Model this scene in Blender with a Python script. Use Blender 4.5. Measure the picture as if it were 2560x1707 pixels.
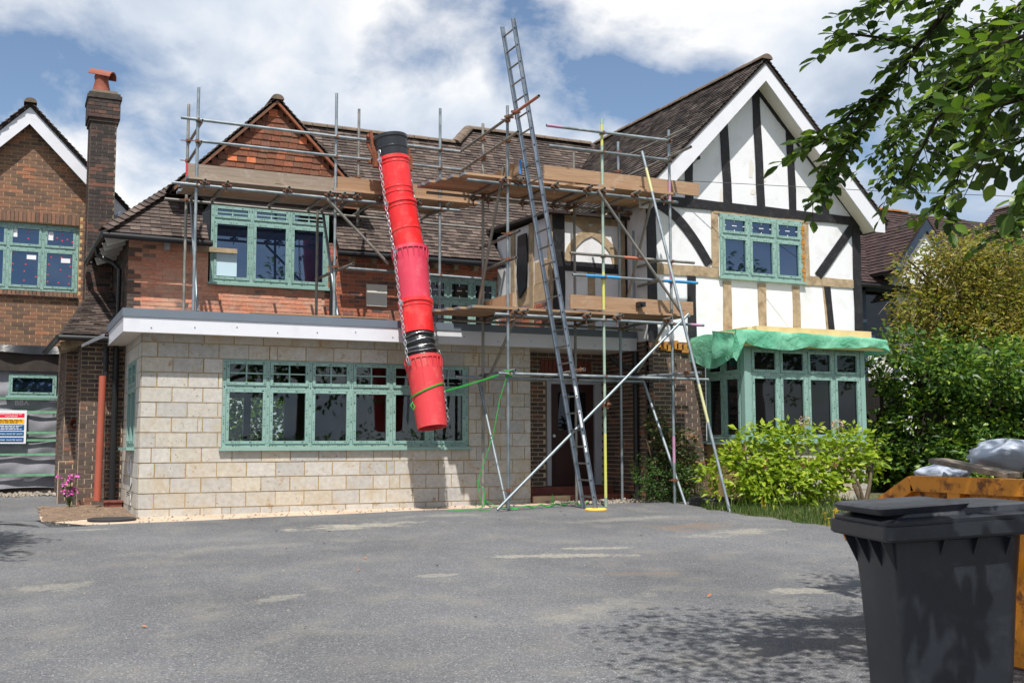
import bpy, math, random
from mathutils import Vector, Matrix
random.seed(7)
R = math.radians
S = bpy.context.scene
for o in list(bpy.data.objects):
    bpy.data.objects.remove(o)
COL = S.collection

# ------------------------------------------------------------------ camera
# origin of the world: ground at the front-left corner of the extension; X along the facade, Y away from the street
cam_d = bpy.data.cameras.new('camera')
cam = bpy.data.objects.new('camera', cam_d)
COL.objects.link(cam)
S.camera = cam
cam_d.sensor_width = 36.0
cam_d.lens = 38.27
cam_d.clip_start = 0.1
cam_d.clip_end = 2000
cam.matrix_world = (Matrix.Translation((0, 0, 1.06)) @ Matrix.Rotation(-0.4353, 4, 'Z')
                    @ Matrix.Rotation(math.pi / 2 + 0.09355, 4, 'X') @ Matrix.Rotation(-0.0029, 4, 'Z'))

# ------------------------------------------------------------------ sun, sky, exposure
SUN_EL, SUN_AZ = R(62.5), R(204.0)      # azimuth clockwise from +Y
sd = bpy.data.lights.new('sun', 'SUN')
sd.energy = 5.0
sd.angle = R(0.53)
sd.color = (1.0, 0.955, 0.88)
sun = bpy.data.objects.new('sun', sd)
COL.objects.link(sun)
to_sun = Vector((math.sin(SUN_AZ) * math.cos(SUN_EL), math.cos(SUN_AZ) * math.cos(SUN_EL), math.sin(SUN_EL)))
sun.rotation_euler = to_sun.to_track_quat('Z', 'Y').to_euler()
sun.location = (0, 0, 40)

S.view_settings.view_transform = 'Standard'
S.view_settings.look = 'None'
S.view_settings.exposure = 0.45
S.view_settings.gamma = 1.0
S.view_settings.use_curve_mapping = False

W = bpy.data.worlds.new('World')
S.world = W
W.use_nodes = True


class G:
    """small node-graph helper"""
    def __init__(s, nt):
        s.nt = nt

    def n(s, t, **k):
        nd = s.nt.nodes.new(t)
        for a, v in k.items():
            if a.startswith('_'):
                setattr(nd, a[1:], v)
            else:
                key = int(a[1:]) if a[0] == 'i' and a[1:].isdigit() else a.replace('__', ' ')
                s.put(nd.inputs[key], v)
        return nd

    def put(s, sock, v):
        if isinstance(v, bpy.types.NodeSocket):
            s.nt.links.new(v, sock)
        elif isinstance(v, bpy.types.Node):
            s.nt.links.new(v.outputs[0], sock)
        else:
            if sock.type == 'RGBA' and len(v) == 3:
                v = (*v, 1)
            sock.default_value = v

    def math(s, op, a, b=0.0, c=0.0, clamp=False):
        nd = s.n('ShaderNodeMath', _operation=op, _use_clamp=clamp)
        s.put(nd.inputs[0], a)
        s.put(nd.inputs[1], b)
        if op in ('MULTIPLY_ADD', 'SMOOTH_MIN', 'WRAP'):
            s.put(nd.inputs[2], c)
        return nd.outputs[0]

    def vmath(s, op, a, b=(0, 0, 0), out=0):
        nd = s.n('ShaderNodeVectorMath', _operation=op)
        s.put(nd.inputs[0], a)
        if op == 'SCALE':
            s.put(nd.inputs['Scale'], b)
        else:
            s.put(nd.inputs[1], b)
        return nd.outputs[out]

    def mix(s, f, a, b, mode='MIX'):
        nd = s.n('ShaderNodeMix', _data_type='RGBA', _blend_type=mode)
        s.put(nd.inputs[0], f)
        s.put(nd.inputs[6], a)
        s.put(nd.inputs[7], b)
        return nd.outputs[2]

    def ramp(s, f, stops, interp='LINEAR'):
        nd = s.n('ShaderNodeValToRGB')
        cr = nd.color_ramp
        cr.interpolation = interp
        while len(cr.elements) < len(stops):
            cr.elements.new(0.5)
        for e, (p, c) in zip(cr.elements, stops):
            e.position = p
            if not isinstance(c, (tuple, list)):
                c = (c, c, c)
            e.color = (*c[:3], 1)
        s.put(nd.inputs[0], f)
        return nd.outputs[0]

    def noise(s, vec, scale, detail=4.0, rough=0.55, out=0, dist=0.0):
        nd = s.n('ShaderNodeTexNoise', Scale=scale, Detail=detail, Roughness=rough, Distortion=dist)
        if vec is not None:
            s.put(nd.inputs['Vector'], vec)
        return nd.outputs[out]

    def sep(s, v):
        nd = s.n('ShaderNodeSeparateXYZ')
        s.put(nd.inputs[0], v)
        return nd.outputs

    def comb(s, x, y, z):
        nd = s.n('ShaderNodeCombineXYZ')
        for i, v in enumerate((x, y, z)):
            s.put(nd.inputs[i], v)
        return nd.outputs[0]

    def mapr(s, v, a, b, c=0.0, d=1.0):
        nd = s.n('ShaderNodeMapRange', _clamp=True)
        for i, q in enumerate((v, a, b, c, d)):
            s.put(nd.inputs[i], q)
        return nd.outputs[0]


# sky: Nishita with a broken sheet of summer cumulus over it
g = G(W.node_tree)
W.node_tree.nodes.clear()
sky = g.n('ShaderNodeTexSky', _sky_type='NISHITA', _sun_disc=False, _sun_elevation=SUN_EL, _sun_rotation=SUN_AZ,
          _altitude=100.0, _air_density=1.0, _dust_density=0.6, _ozone_density=1.5)
tc = g.n('ShaderNodeTexCoord')
dx, dy, dz = g.sep(tc.outputs['Generated'])[:3]
den = g.math('ADD', g.math('MAXIMUM', dz, 0.0), 0.55)
uv = g.comb(g.math('DIVIDE', dx, den), g.math('DIVIDE', dy, den), 0.0)
uvo = g.vmath('ADD', uv, (13.0, 5.5, 0.0))
warp = g.noise(uvo, 3.0, 3.0, 0.5, out=1)
uvw = g.vmath('ADD', uvo, g.vmath('SCALE', g.vmath('SUBTRACT', warp, (0.5, 0.5, 0.5)), 0.16))
n1 = g.noise(uvw, 2.3, 10.0, 0.56)
cover = g.ramp(n1, [(0.395, 0.0), (0.44, 0.45), (0.49, 0.95), (0.55, 1.0)])
n2 = g.noise(g.vmath('ADD', uvw, (3.1, 7.7, 0.0)), 2.6, 8.0, 0.55)
shade = g.ramp(n2, [(0.38, (0.46, 0.54, 0.67)), (0.48, (0.70, 0.765, 0.86)), (0.57, (1.0, 1.0, 1.0))])
cl = g.n('ShaderNodeBackground', Color=shade, Strength=0.77)
blue = g.n('ShaderNodeBackground', Color=sky, Strength=0.095)
mx = g.n('ShaderNodeMixShader', i0=cover, i1=blue.outputs[0], i2=cl.outputs[0])
g.n('ShaderNodeOutputWorld', Surface=mx.outputs[0])

# ------------------------------------------------------------------ colours and materials


def C(r, gg, b, k=1.0):
    f = lambda v: ((v / 255 + 0.055) / 1.055) ** 2.4 if v > 10.3 else v / 255 / 12.92
    return (f(r) * k, f(gg) * k, f(b) * k)


MATS = {}


def newmat(name):
    m = bpy.data.materials.new(name)
    m.use_nodes = True
    nt = m.node_tree
    nt.nodes.clear()
    gg = G(nt)
    bs = gg.n('ShaderNodeBsdfPrincipled')
    out = gg.n('ShaderNodeOutputMaterial', Surface=bs.outputs[0])
    MATS[name] = m
    return m, gg, bs, out


def pos(gg):
    return gg.n('ShaderNodeNewGeometry').outputs['Position']


def rnd(gg):
    """one random number for each object and each loose piece of a joined mesh"""
    a = gg.n('ShaderNodeObjectInfo').outputs['Random']
    b = gg.n('ShaderNodeNewGeometry').outputs['Random Per Island']
    return gg.math('FRACT', gg.math('ADD', a, b))


def bump(gg, bs, h, strength=0.3, dist=0.01):
    b = gg.n('ShaderNodeBump', Height=h, Strength=strength, Distance=dist)
    gg.put(bs.inputs['Normal'], b.outputs[0])


def plain(name, col, rough=0.7, var=0.15, scale=6.0, metal=0.0, bmp=0.15, bscale=60.0, spec=0.4, dirt=None, dirt_amt=0.4, dscale=2.5):
    m, gg, bs, out = newmat(name)
    p = pos(gg)
    n = gg.noise(p, scale, 5.0, 0.6)
    c = gg.mix(gg.mapr(n, 0.3, 0.7), tuple(v * (1 - var) for v in col), tuple(min(1, v * (1 + var)) for v in col))
    if dirt:
        d = gg.noise(p, dscale, 7.0, 0.65)
        c = gg.mix(gg.mapr(d, 0.52, 0.72, 0, dirt_amt), c, dirt)
    gg.put(bs.inputs['Base Color'], c)
    bs.inputs['Roughness'].default_value = rough
    bs.inputs['Metallic'].default_value = metal
    bs.inputs['Specular IOR Level'].default_value = spec
    if bmp:
        bump(gg, bs, gg.noise(p, bscale, 4.0, 0.6), bmp, 0.01)
    return m


def pieces(name, stops, rough=0.85, scale=25.0, amt=0.25, dust=None, dust_lo=0.55, dust_hi=0.75, dust_amt=0.7, dscale=3.0, bmp=0.5, bscale=80.0, spots=None, splash=None):
    """bricks, tiles, blocks: a colour for each piece out of a ramp, grain inside it, dust over all"""
    m, gg, bs, out = newmat(name)
    p = pos(gg)
    r = rnd(gg)
    c = gg.ramp(r, stops)
    n = gg.noise(p, scale, 5.0, 0.65)
    k = gg.mapr(n, 0.25, 0.75, 1 - amt, 1 + amt)
    c = gg.vmath('SCALE', c, k)
    if dust:
        d = gg.noise(p, dscale, 8.0, 0.68)
        c = gg.mix(gg.mapr(d, dust_lo, dust_hi, 0, dust_amt), c, dust)
    if spots:
        sc, thr, col = spots
        d = gg.noise(p, sc, 2.0, 0.5)
        c = gg.mix(gg.mapr(d, thr, thr + 0.04), c, col)
    if splash:
        sc, thr, col = splash
        d = gg.noise(p, sc, 7.0, 0.7)
        c = gg.mix(gg.mapr(d, thr, thr + 0.09, 0, .85), c, col)
    gg.put(bs.inputs['Base Color'], c)
    bs.inputs['Roughness'].default_value = rough
    bs.inputs['Specular IOR Level'].default_value = 0.25
    bump(gg, bs, gg.noise(p, bscale, 5.0, 0.65), bmp, 0.006)
    return m


pieces('block', [(0, C(201, 197, 188, .75)), (.35, C(212, 208, 201, .75)), (.7, C(192, 190, 186, .74)), (1, C(212, 204, 188, .75))], amt=.16, scale=14,
       dust=C(198, 170, 122, .70), dust_lo=.50, dust_hi=.76, dust_amt=.75, dscale=1.9, bmp=.5, bscale=120, spots=(26, .70, C(150, 126, 94, .62)), splash=(5.5, .60, C(188, 152, 102, .64)))
plain('block_mortar', C(190, 160, 110, .70), .9, .25, 9, bmp=.5, bscale=90)
pieces('brick_brown', [(0, C(92, 76, 68)), (.3, C(116, 92, 78)), (.55, C(136, 102, 82)), (.75, C(104, 86, 76)), (.92, C(154, 106, 82)), (1, C(122, 96, 80))], amt=.25)
plain('mortar_yellow', C(204, 174, 128, .85), .95, .15, 12, bmp=.4)
pieces('brick_orange', [(0, C(196, 132, 108)), (.35, C(210, 146, 120)), (.6, C(174, 126, 108)), (.8, C(206, 132, 102)), (.94, C(140, 112, 102)), (1, C(96, 88, 88))], amt=.3,
       dust=C(206, 166, 144, .9), dust_lo=.44, dust_hi=.64, dust_amt=.8, dscale=2.6)
plain('mortar_red', C(200, 158, 136, .95), .95, .2, 8, bmp=.4)
pieces('brick_red', [(0, C(160, 98, 78)), (.4, C(178, 110, 86)), (.7, C(146, 98, 82)), (.9, C(122, 92, 84)), (1, C(86, 74, 74))], amt=.3,
       dust=C(170, 130, 110, .8), dust_lo=.58, dust_hi=.74, dust_amt=.6, dscale=5)
pieces('brick_dark', [(0, C(74, 66, 64)), (.3, C(98, 86, 80)), (.6, C(86, 75, 72)), (.88, C(112, 90, 80)), (1, C(136, 94, 78))], amt=.3)
plain('mortar_dark', C(206, 186, 156, .95), .95, .25, 8, bmp=.4)
pieces('brick_sooty', [(0, C(56, 51, 50)), (.35, C(70, 62, 59)), (.7, C(82, 71, 66)), (.95, C(108, 77, 68)), (1, C(128, 84, 70))], amt=.35,
       dust=C(52, 49, 49), dust_lo=.44, dust_hi=.66, dust_amt=.85, dscale=1.6)
plain('mortar_sooty', C(140, 128, 112, .7), .95, .4, 5, bmp=.4)
pieces('roof_tile', [(0, C(84, 73, 70, .52)), (.3, C(104, 90, 85, .52)), (.6, C(120, 106, 99, .52)), (.9, C(140, 124, 115, .53)), (1, C(78, 69, 67, .52))], amt=.35, scale=18,
       dust=C(70, 62, 58, .6), dust_lo=.5, dust_hi=.68, dust_amt=.75, dscale=1.4, bmp=.4)
pieces('roof_tile_dark', [(0, C(66, 58, 56, .62)), (.4, C(92, 82, 78, .62)), (.75, C(124, 112, 104, .62)), (1, C(70, 62, 60, .62))], amt=.4, scale=14,
       dust=C(46, 42, 42, .6), dust_lo=.45, dust_hi=.62, dust_amt=.85, dscale=1.8, bmp=.4)
pieces('hung_tile', [(0, C(98, 66, 53)), (.4, C(118, 75, 57)), (.7, C(106, 77, 63)), (.9, C(142, 86, 62)), (.97, C(196, 114, 76)), (1, C(96, 74, 64))], amt=.3,
       dust=C(216, 136, 92, .9), dust_lo=.64, dust_hi=.70, dust_amt=.8, dscale=5)
plain('roof_underlay', C(48, 42, 40), .95, .2)
plain('ridge_tile', C(128, 112, 98, .62), .9, .3, 9, dirt=C(70, 62, 54, .6))
pieces('lichen_ridge', [(0, C(150, 96, 50, .6)), (.5, C(176, 116, 50, .6)), (1, C(170, 160, 140, .6))])
pieces('neighbour_tile', [(0, C(78, 62, 62, .6)), (.5, C(92, 74, 72, .6)), (1, C(70, 58, 58, .6))], amt=.3, dust=C(150, 104, 80, .5), dust_lo=.7, dust_hi=.78, dscale=1.2)
plain('plaster', C(240, 242, 247, .80), .8, .025, 2.0, bmp=.25, bscale=22, dirt=C(190, 190, 184, .8), dirt_amt=.38, dscale=2.6)
plain('black_timber', C(26, 26, 31), .6, .35, 9, bmp=.5, bscale=35, dirt=C(84, 78, 74), dirt_amt=.35, dscale=7)
plain('oak', C(178, 158, 130, .8), .85, .25, 7, bmp=.6, bscale=40, dirt=C(122, 96, 70, .8), dirt_amt=.75, dscale=5)
plain('white_upvc', C(234, 236, 244, .80), .35, .02, 2, bmp=0, dirt=C(186, 184, 184, .85), dirt_amt=.25, dscale=3)
plain('white_paint', C(186, 188, 194, .8), .55, .05, 3, bmp=.05)
plain('soffit_white', C(226, 222, 214, .85), .6, .04, 2, bmp=0)
plain('grey_trim', C(104, 114, 126), .45, .06, 2, bmp=0)
plain('roofing_grey', C(96, 98, 102), .8, .1, 2)
plain('gutter_black', C(34, 34, 36), .35, .1, 2, bmp=0)
plain('cap_dark', C(66, 60, 56), .95, .4, 8, bmp=.6)
plain('lead', C(128, 136, 148), .5, .2, 5)
plain('terracotta', C(130, 72, 57), .75, .12, 5, bmp=.1)
plain('terracotta_pipe', C(154, 78, 60), .6, .06, 3, bmp=0)
plain('new_pine', C(226, 196, 142, .85), .8, .12, 4, bmp=.25)
plain('foam', C(196, 140, 66, .7), .9, .3, 12, bmp=.8, bscale=20)
plain('door_wood', C(52, 26, 22), .5, .2, 5)
plain('old_wood', C(122, 112, 100, .8), .9, .3, 6, bmp=.5)
plain('chain_steel', C(190, 194, 200), .3, .1, 10, metal=.85, bmp=0)
plain('rust', C(122, 70, 48), .85, .35, 25, bmp=.5)
plain('rope', C(40, 158, 58), .7, .15, 40, bmp=.3)
plain('red_chute', C(228, 42, 46, .86), .33, .04, 2, bmp=.02, spec=.5, dirt=C(208, 112, 104), dirt_amt=.4, dscale=5)
plain('pink_chute', C(208, 60, 86, .88), .40, .05, 2, bmp=.02, spec=.5, dirt=C(206, 122, 124), dirt_amt=.4, dscale=5)
plain('worn_red_chute', C(210, 62, 68, .9), .52, .06, 3, bmp=.03, dirt=C(210, 128, 120), dirt_amt=.45, dscale=5)
plain('black_plastic', C(30, 33, 38), .32, .12, 2, bmp=.02, spec=.5)
plain('bin_plastic', C(31, 35, 42), .40, .10, 3, bmp=.10, bscale=140, spec=.5, dirt=C(84, 88, 94), dirt_amt=.16, dscale=9)
plain('wrap_black', C(26, 28, 32), .3, .1, 3, bmp=.9, bscale=14, spec=.6)
plain('board_end_blue', C(70, 130, 190), .6, .1)
plain('board_end_red', C(190, 50, 60), .6, .1)
plain('yellow_pad', C(236, 190, 86), .7, .1)
plain('manhole_iron', C(46, 45, 47), .6, .2)
plain('sill_stone', C(150, 126, 104, .8), .9, .2)
plain('red_tile', C(116, 66, 56), .8, .25, 10)
plain('steps_render', C(206, 180, 146, .8), .9, .15)
plain('cable', C(40, 42, 46), .6, .1)
plain('cable_white', C(220, 220, 222), .5, .05)
plain('sticker_white', C(232, 234, 238, .9), .6, .03)
plain('film_blue', C(196, 222, 236, .9), .4, .03, bmp=0)
plain('sticker_red', C(226, 60, 60), .6, .03)
plain('membrane', C(146, 146, 154, .75), .75, .18, 4, bmp=.5, bscale=9, dirt=C(100, 100, 108), dirt_amt=.6, dscale=1.5)
plain('membrane_print', C(96, 96, 102), .8, .1)
plain('batten_green', C(118, 172, 138, .8), .85, .22, 8, bmp=.3)
plain('dpm_black', C(40, 43, 48), .28, .1, 3, bmp=.9, bscale=5)
plain('beam_dark', C(56, 50, 46), .9, .3)
plain('sign_red', C(222, 26, 56), .5, .02, bmp=0)
plain('sign_yellow', C(250, 184, 10), .5, .02, bmp=0)
plain('sign_blue', C(8, 82, 134), .5, .02, bmp=0)
plain('sign_text', C(238, 236, 240), .5, .02, bmp=0)
plain('sign_dark_text', C(60, 50, 30), .5, .02, bmp=0)
plain('dead_flower', C(178, 158, 142), .95, .2, 30)
plain('pink_flower', C(214, 100, 186), .8, .2, 30)
plain('yellow_flower', C(244, 196, 40), .8, .15, 30)
plain('bark', C(98, 84, 68, .8), .95, .35, 12, bmp=.8, bscale=25)
plain('bark_dark', C(58, 50, 44, .8), .95, .3, 12, bmp=.6)
plain('twig_pale', C(168, 152, 136, .8), .95, .25, 12)
plain('soil_stone', C(168, 142, 120, .5), .95, .35, 6)
plain('fence_dark', C(30, 27, 26), .9, .3, 6)
plain('rubble', C(190, 178, 164, .5), .95, .3, 6)
plain('bag_plastic', C(178, 188, 204, .8), .28, .12, 6, bmp=.9, bscale=9)
plain('neighbour_blue', C(44, 58, 76), .6, .1)
plain('leaf_litter', C(150, 100, 66), .9, .3, 9)


# scaffold steel, plain and with spray-paint bands
def steel(name, a, b, rough=.42, metal=.75):
    m, gg, bs, out = newmat(name)
    p = pos(gg)
    n = gg.noise(p, 5, 6, .6)
    c = gg.mix(gg.mapr(n, .35, .65), a, b)
    st = gg.noise(p, 16, 5, .6)
    c = gg.mix(gg.mapr(st, .62, .74, 0, .6), c, C(150, 138, 120))
    o = gg.n('ShaderNodeObjectInfo').outputs['Random']
    c = gg.vmath('SCALE', c, gg.mapr(o, 0, 1, .8, 1.12))
    gg.put(bs.inputs['Base Color'], c)
    gg.put(bs.inputs['Roughness'], gg.mapr(n, .3, .7, rough - .08, rough + .15))
    bs.inputs['Metallic'].default_value = metal
    return m


steel('galvanised', C(122, 133, 140), C(154, 163, 168), .5, .7)
steel('steel_warm', C(120, 120, 116), C(152, 149, 142), .52, .65)
steel('steel_yellow', C(190, 192, 120), C(204, 202, 92), .6, .2)
steel('steel_blue', C(40, 130, 190), C(60, 156, 214), .55, .1)
steel('steel_pink', C(168, 120, 152), C(176, 138, 164), .6, .2)
steel('steel_pale_yellow', C(178, 178, 136), C(190, 188, 140), .6, .3)
steel('steel_red', C(190, 108, 88), C(168, 120, 100), .6, .25)
steel('steel_green', C(150, 172, 160), C(170, 188, 170), .5, .5)
steel('aluminium', C(112, 123, 136), C(138, 148, 160), .45, .7)
plain('coupler_rust', C(120, 84, 66), .8, .45, 30, metal=.3, bmp=.5)


def wood(name, a, b, light, axis=0):
    m, gg, bs, out = newmat(name)
    p = pos(gg)
    x, y, z = gg.sep(p)[:3]
    st = gg.comb(gg.math('MULTIPLY', x, .7), gg.math('MULTIPLY', y, 16.0 if axis == 0 else .7), gg.math('MULTIPLY', z, 16.0))
    n = gg.noise(st, 3.0, 6, .65, dist=.6)
    c = gg.mix(gg.mapr(n, .3, .7), a, b)
    r = rnd(gg)
    c = gg.vmath('SCALE', c, gg.mapr(r, 0, 1, .75, 1.12))
    d = gg.noise(p, 4.0, 6, .7)
    c = gg.mix(gg.mapr(d, .55, .75, 0, .5), c, light)
    kn = gg.noise(gg.comb(gg.math('MULTIPLY', x, 3.0), gg.math('MULTIPLY', y, 9.0), gg.math('MULTIPLY', z, 9.0)), 1.2, 1, .4)
    c = gg.mix(gg.mapr(kn, .70, .74, 0, .7), c, C(92, 66, 46))
    gg.put(bs.inputs['Base Color'], c)
    bs.inputs['Roughness'].default_value = .88
    bs.inputs['Specular IOR Level'].default_value = .2
    bump(gg, bs, n, .4, .006)
    return m


wood('scaffold_wood', C(190, 158, 128, .85), C(160, 128, 102, .85), C(204, 186, 168, .85))
wood('scaffold_wood_grey', C(170, 156, 142, .85), C(146, 130, 116, .85), C(196, 190, 184, .85))


# pale green window profile with its protective-film print: u runs along the bar, v across it (metres)
def frame_mat():
    m, gg, bs, out = newmat('green_frame')
    uvn = gg.n('ShaderNodeUVMap')
    u, v = gg.sep(uvn.outputs[0])[:2]
    p = pos(gg)
    cell = gg.math('FRACT', gg.math('MULTIPLY', u, 3.6))
    a = gg.math('MULTIPLY', gg.math('GREATER_THAN', cell, .10), gg.math('LESS_THAN', cell, .24))
    b = gg.math('MULTIPLY', gg.math('GREATER_THAN', cell, .33), gg.math('LESS_THAN', cell, .38))
    d = gg.math('MULTIPLY', gg.math('GREATER_THAN', cell, .46), gg.math('LESS_THAN', cell, .60))
    dd = gg.math('ADD', gg.math('ADD', a, b), gg.math('MULTIPLY', d, .55), clamp=True)
    band = gg.math('LESS_THAN', gg.math('ABSOLUTE', v), .010)
    brk = gg.mapr(gg.noise(gg.comb(gg.math('MULTIPLY', u, 60), v, 0.0), 1.0, 2, .5), .42, .5)
    mask = gg.math('MULTIPLY', gg.math('MULTIPLY', dd, band), gg.math('MULTIPLY', brk, .95))
    n = gg.noise(p, 3, 3, .5)
    base = gg.mix(gg.mapr(n, .3, .7), C(136, 171, 163, .82), C(149, 183, 175, .82))
    gg.put(bs.inputs['Base Color'], gg.mix(mask, base, C(46, 66, 62)))
    bs.inputs['Roughness'].default_value = .38
    return m


frame_mat()
plain('green_bar', C(142, 177, 169, .82), .4, .04, 3, bmp=0)


# window glass: reflection over an opaque dark colour standing in for the unlit room
def glass_mat(name, room, refl, tint=(.93, .97, 1.0)):
    m, gg, bs, out = newmat(name)
    p = pos(gg)
    n = gg.noise(p, 1.4, 3, .5)
    gg.put(bs.inputs['Base Color'], gg.mix(gg.mapr(n, .35, .7), room, tuple(v * 2.2 for v in room)))
    bs.inputs['Roughness'].default_value = .9
    bs.inputs['Specular IOR Level'].default_value = 0
    gl = gg.n('ShaderNodeBsdfGlossy', Color=tint, Roughness=.015)
    fr = gg.n('ShaderNodeFresnel', IOR=1.5)
    f = gg.math('ADD', gg.math('MULTIPLY', fr.outputs[0], 1.1), refl, clamp=True)
    gg.put(gl.inputs['Normal'], gg.n('ShaderNodeBump', Height=gg.noise(p, .9, 2, .5), Strength=.04, Distance=.05).outputs[0])
    mxx = gg.n('ShaderNodeMixShader', i0=f, i1=bs.outputs[0], i2=gl.outputs[0])
    gg.put(out.inputs['Surface'], mxx.outputs[0])
    return m


glass_mat('glass', C(12, 12, 13), .0, (.7, .78, .9))
glass_mat('glass_sky_tint', C(12, 18, 32), .13, (.42, .64, 1.0))  # blue of the sky's reflection put into the gloss tint and base colour


def leaf_mat(name, stops, trans=.35, rough=.5, spec=.35):
    m, gg, bs, out = newmat(name)
    r = rnd(gg)
    c = gg.ramp(r, stops)
    gg.put(bs.inputs['Base Color'], c)
    bs.inputs['Roughness'].default_value = rough
    bs.inputs['Specular IOR Level'].default_value = spec
    tr = gg.n('ShaderNodeBsdfTranslucent')
    gg.put(tr.inputs['Color'], gg.mix(.5, c, gg.mix(1.0, c, (1.5, 1.5, .45), 'MULTIPLY')))
    mxx = gg.n('ShaderNodeMixShader', i0=trans, i1=bs.outputs[0], i2=tr.outputs[0])
    gg.put(out.inputs['Surface'], mxx.outputs[0])
    return m


def clear_glass():
    m, gg, bs, out = newmat('glass_clear')
    gl = gg.n('ShaderNodeBsdfGlossy', Color=(.75, .82, .92), Roughness=.015)
    tr = gg.n('ShaderNodeBsdfTransparent', Color=(.74, .80, .76))
    fr = gg.n('ShaderNodeFresnel', IOR=1.5)
    gg.put(out.inputs['Surface'], gg.n('ShaderNodeMixShader', i0=gg.math('MULTIPLY', fr.outputs[0], 1.3, clamp=True), i1=tr.outputs[0], i2=gl.outputs[0]).outputs[0])


clear_glass()
plain('room_wall', C(96, 86, 80), .9, .15, 2)
plain('room_floor', C(92, 84, 76), .9, .2, 3)
leaf_mat('leaf_hydrangea', [(0, (.13, .22, .015)), (.4, (.22, .33, .022)), (.75, (.32, .42, .035)), (1, (.42, .48, .06))], .42)
leaf_mat('leaf_hedge', [(0, (.02, .055, .010)), (.35, (.045, .105, .018)), (.65, (.09, .175, .025)), (.88, (.17, .27, .035)), (1, (.28, .36, .05))], .35, .4)
leaf_mat('leaf_golden', [(0, (.10, .14, .022)), (.35, (.20, .22, .03)), (.6, (.30, .26, .045)), (.8, (.24, .17, .06)), (1, (.40, .36, .06))], .38)
leaf_mat('leaf_hornbeam', [(0, (.020, .046, .009)), (.4, (.038, .080, .013)), (.75, (.08, .15, .02)), (1, (.18, .27, .033))], .42, .36, .4)
leaf_mat('leaf_climber', [(0, (.03, .06, .018)), (.4, (.05, .10, .025)), (.7, (.10, .10, .04)), (1, (.20, .13, .07))], .3)
leaf_mat('leaf_small', [(0, (.03, .07, .015)), (.6, (.05, .11, .022)), (1, (.09, .16, .03))], .3)
leaf_mat('grass', [(0, (.035, .07, .012)), (.5, (.065, .12, .02)), (.88, (.11, .16, .035)), (1, (.22, .20, .09))], .3)
leaf_mat('leaf_spiky', [(0, (.30, .33, .16)), (1, (.48, .48, .28))], .2)


# green tarpaulin
def tarp_mat():
    m, gg, bs, out = newmat('tarpaulin')
    p = pos(gg)
    n = gg.noise(p, 2.2, 5, .6)
    c = gg.mix(gg.mapr(n, .35, .65), C(112, 198, 164, .9), C(150, 222, 192, .95))
    gg.put(bs.inputs['Base Color'], c)
    bs.inputs['Roughness'].default_value = .36
    h = gg.noise(p, 5.5, 4, .55, dist=1.5)
    h2 = gg.noise(p, 420, 1, .5)
    bump(gg, bs, gg.math('ADD', h, gg.math('MULTIPLY', h2, .02)), .55, .05)
    tr = gg.n('ShaderNodeBsdfTranslucent', Color=c)
    mxx = gg.n('ShaderNodeMixShader', i0=.4, i1=bs.outputs[0], i2=tr.outputs[0])
    gg.put(out.inputs['Surface'], mxx.outputs[0])


tarp_mat()


def skip_mat():
    m, gg, bs, out = newmat('skip_yellow')
    p = pos(gg)
    n = gg.noise(p, 9, 8, .7)
    n2 = gg.noise(p, 3, 6, .7)
    f = gg.math('ADD', gg.mapr(n, .52, .64, 0, .9), gg.mapr(n2, .56, .70, 0, .6), clamp=True)
    gg.put(bs.inputs['Base Color'], gg.mix(f, C(226, 142, 24, .8), C(92, 52, 34)))
    gg.put(bs.inputs['Roughness'], gg.mapr(f, 0, 1, .5, .9))
    bump(gg, bs, n, .35, .01)


skip_mat()


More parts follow.
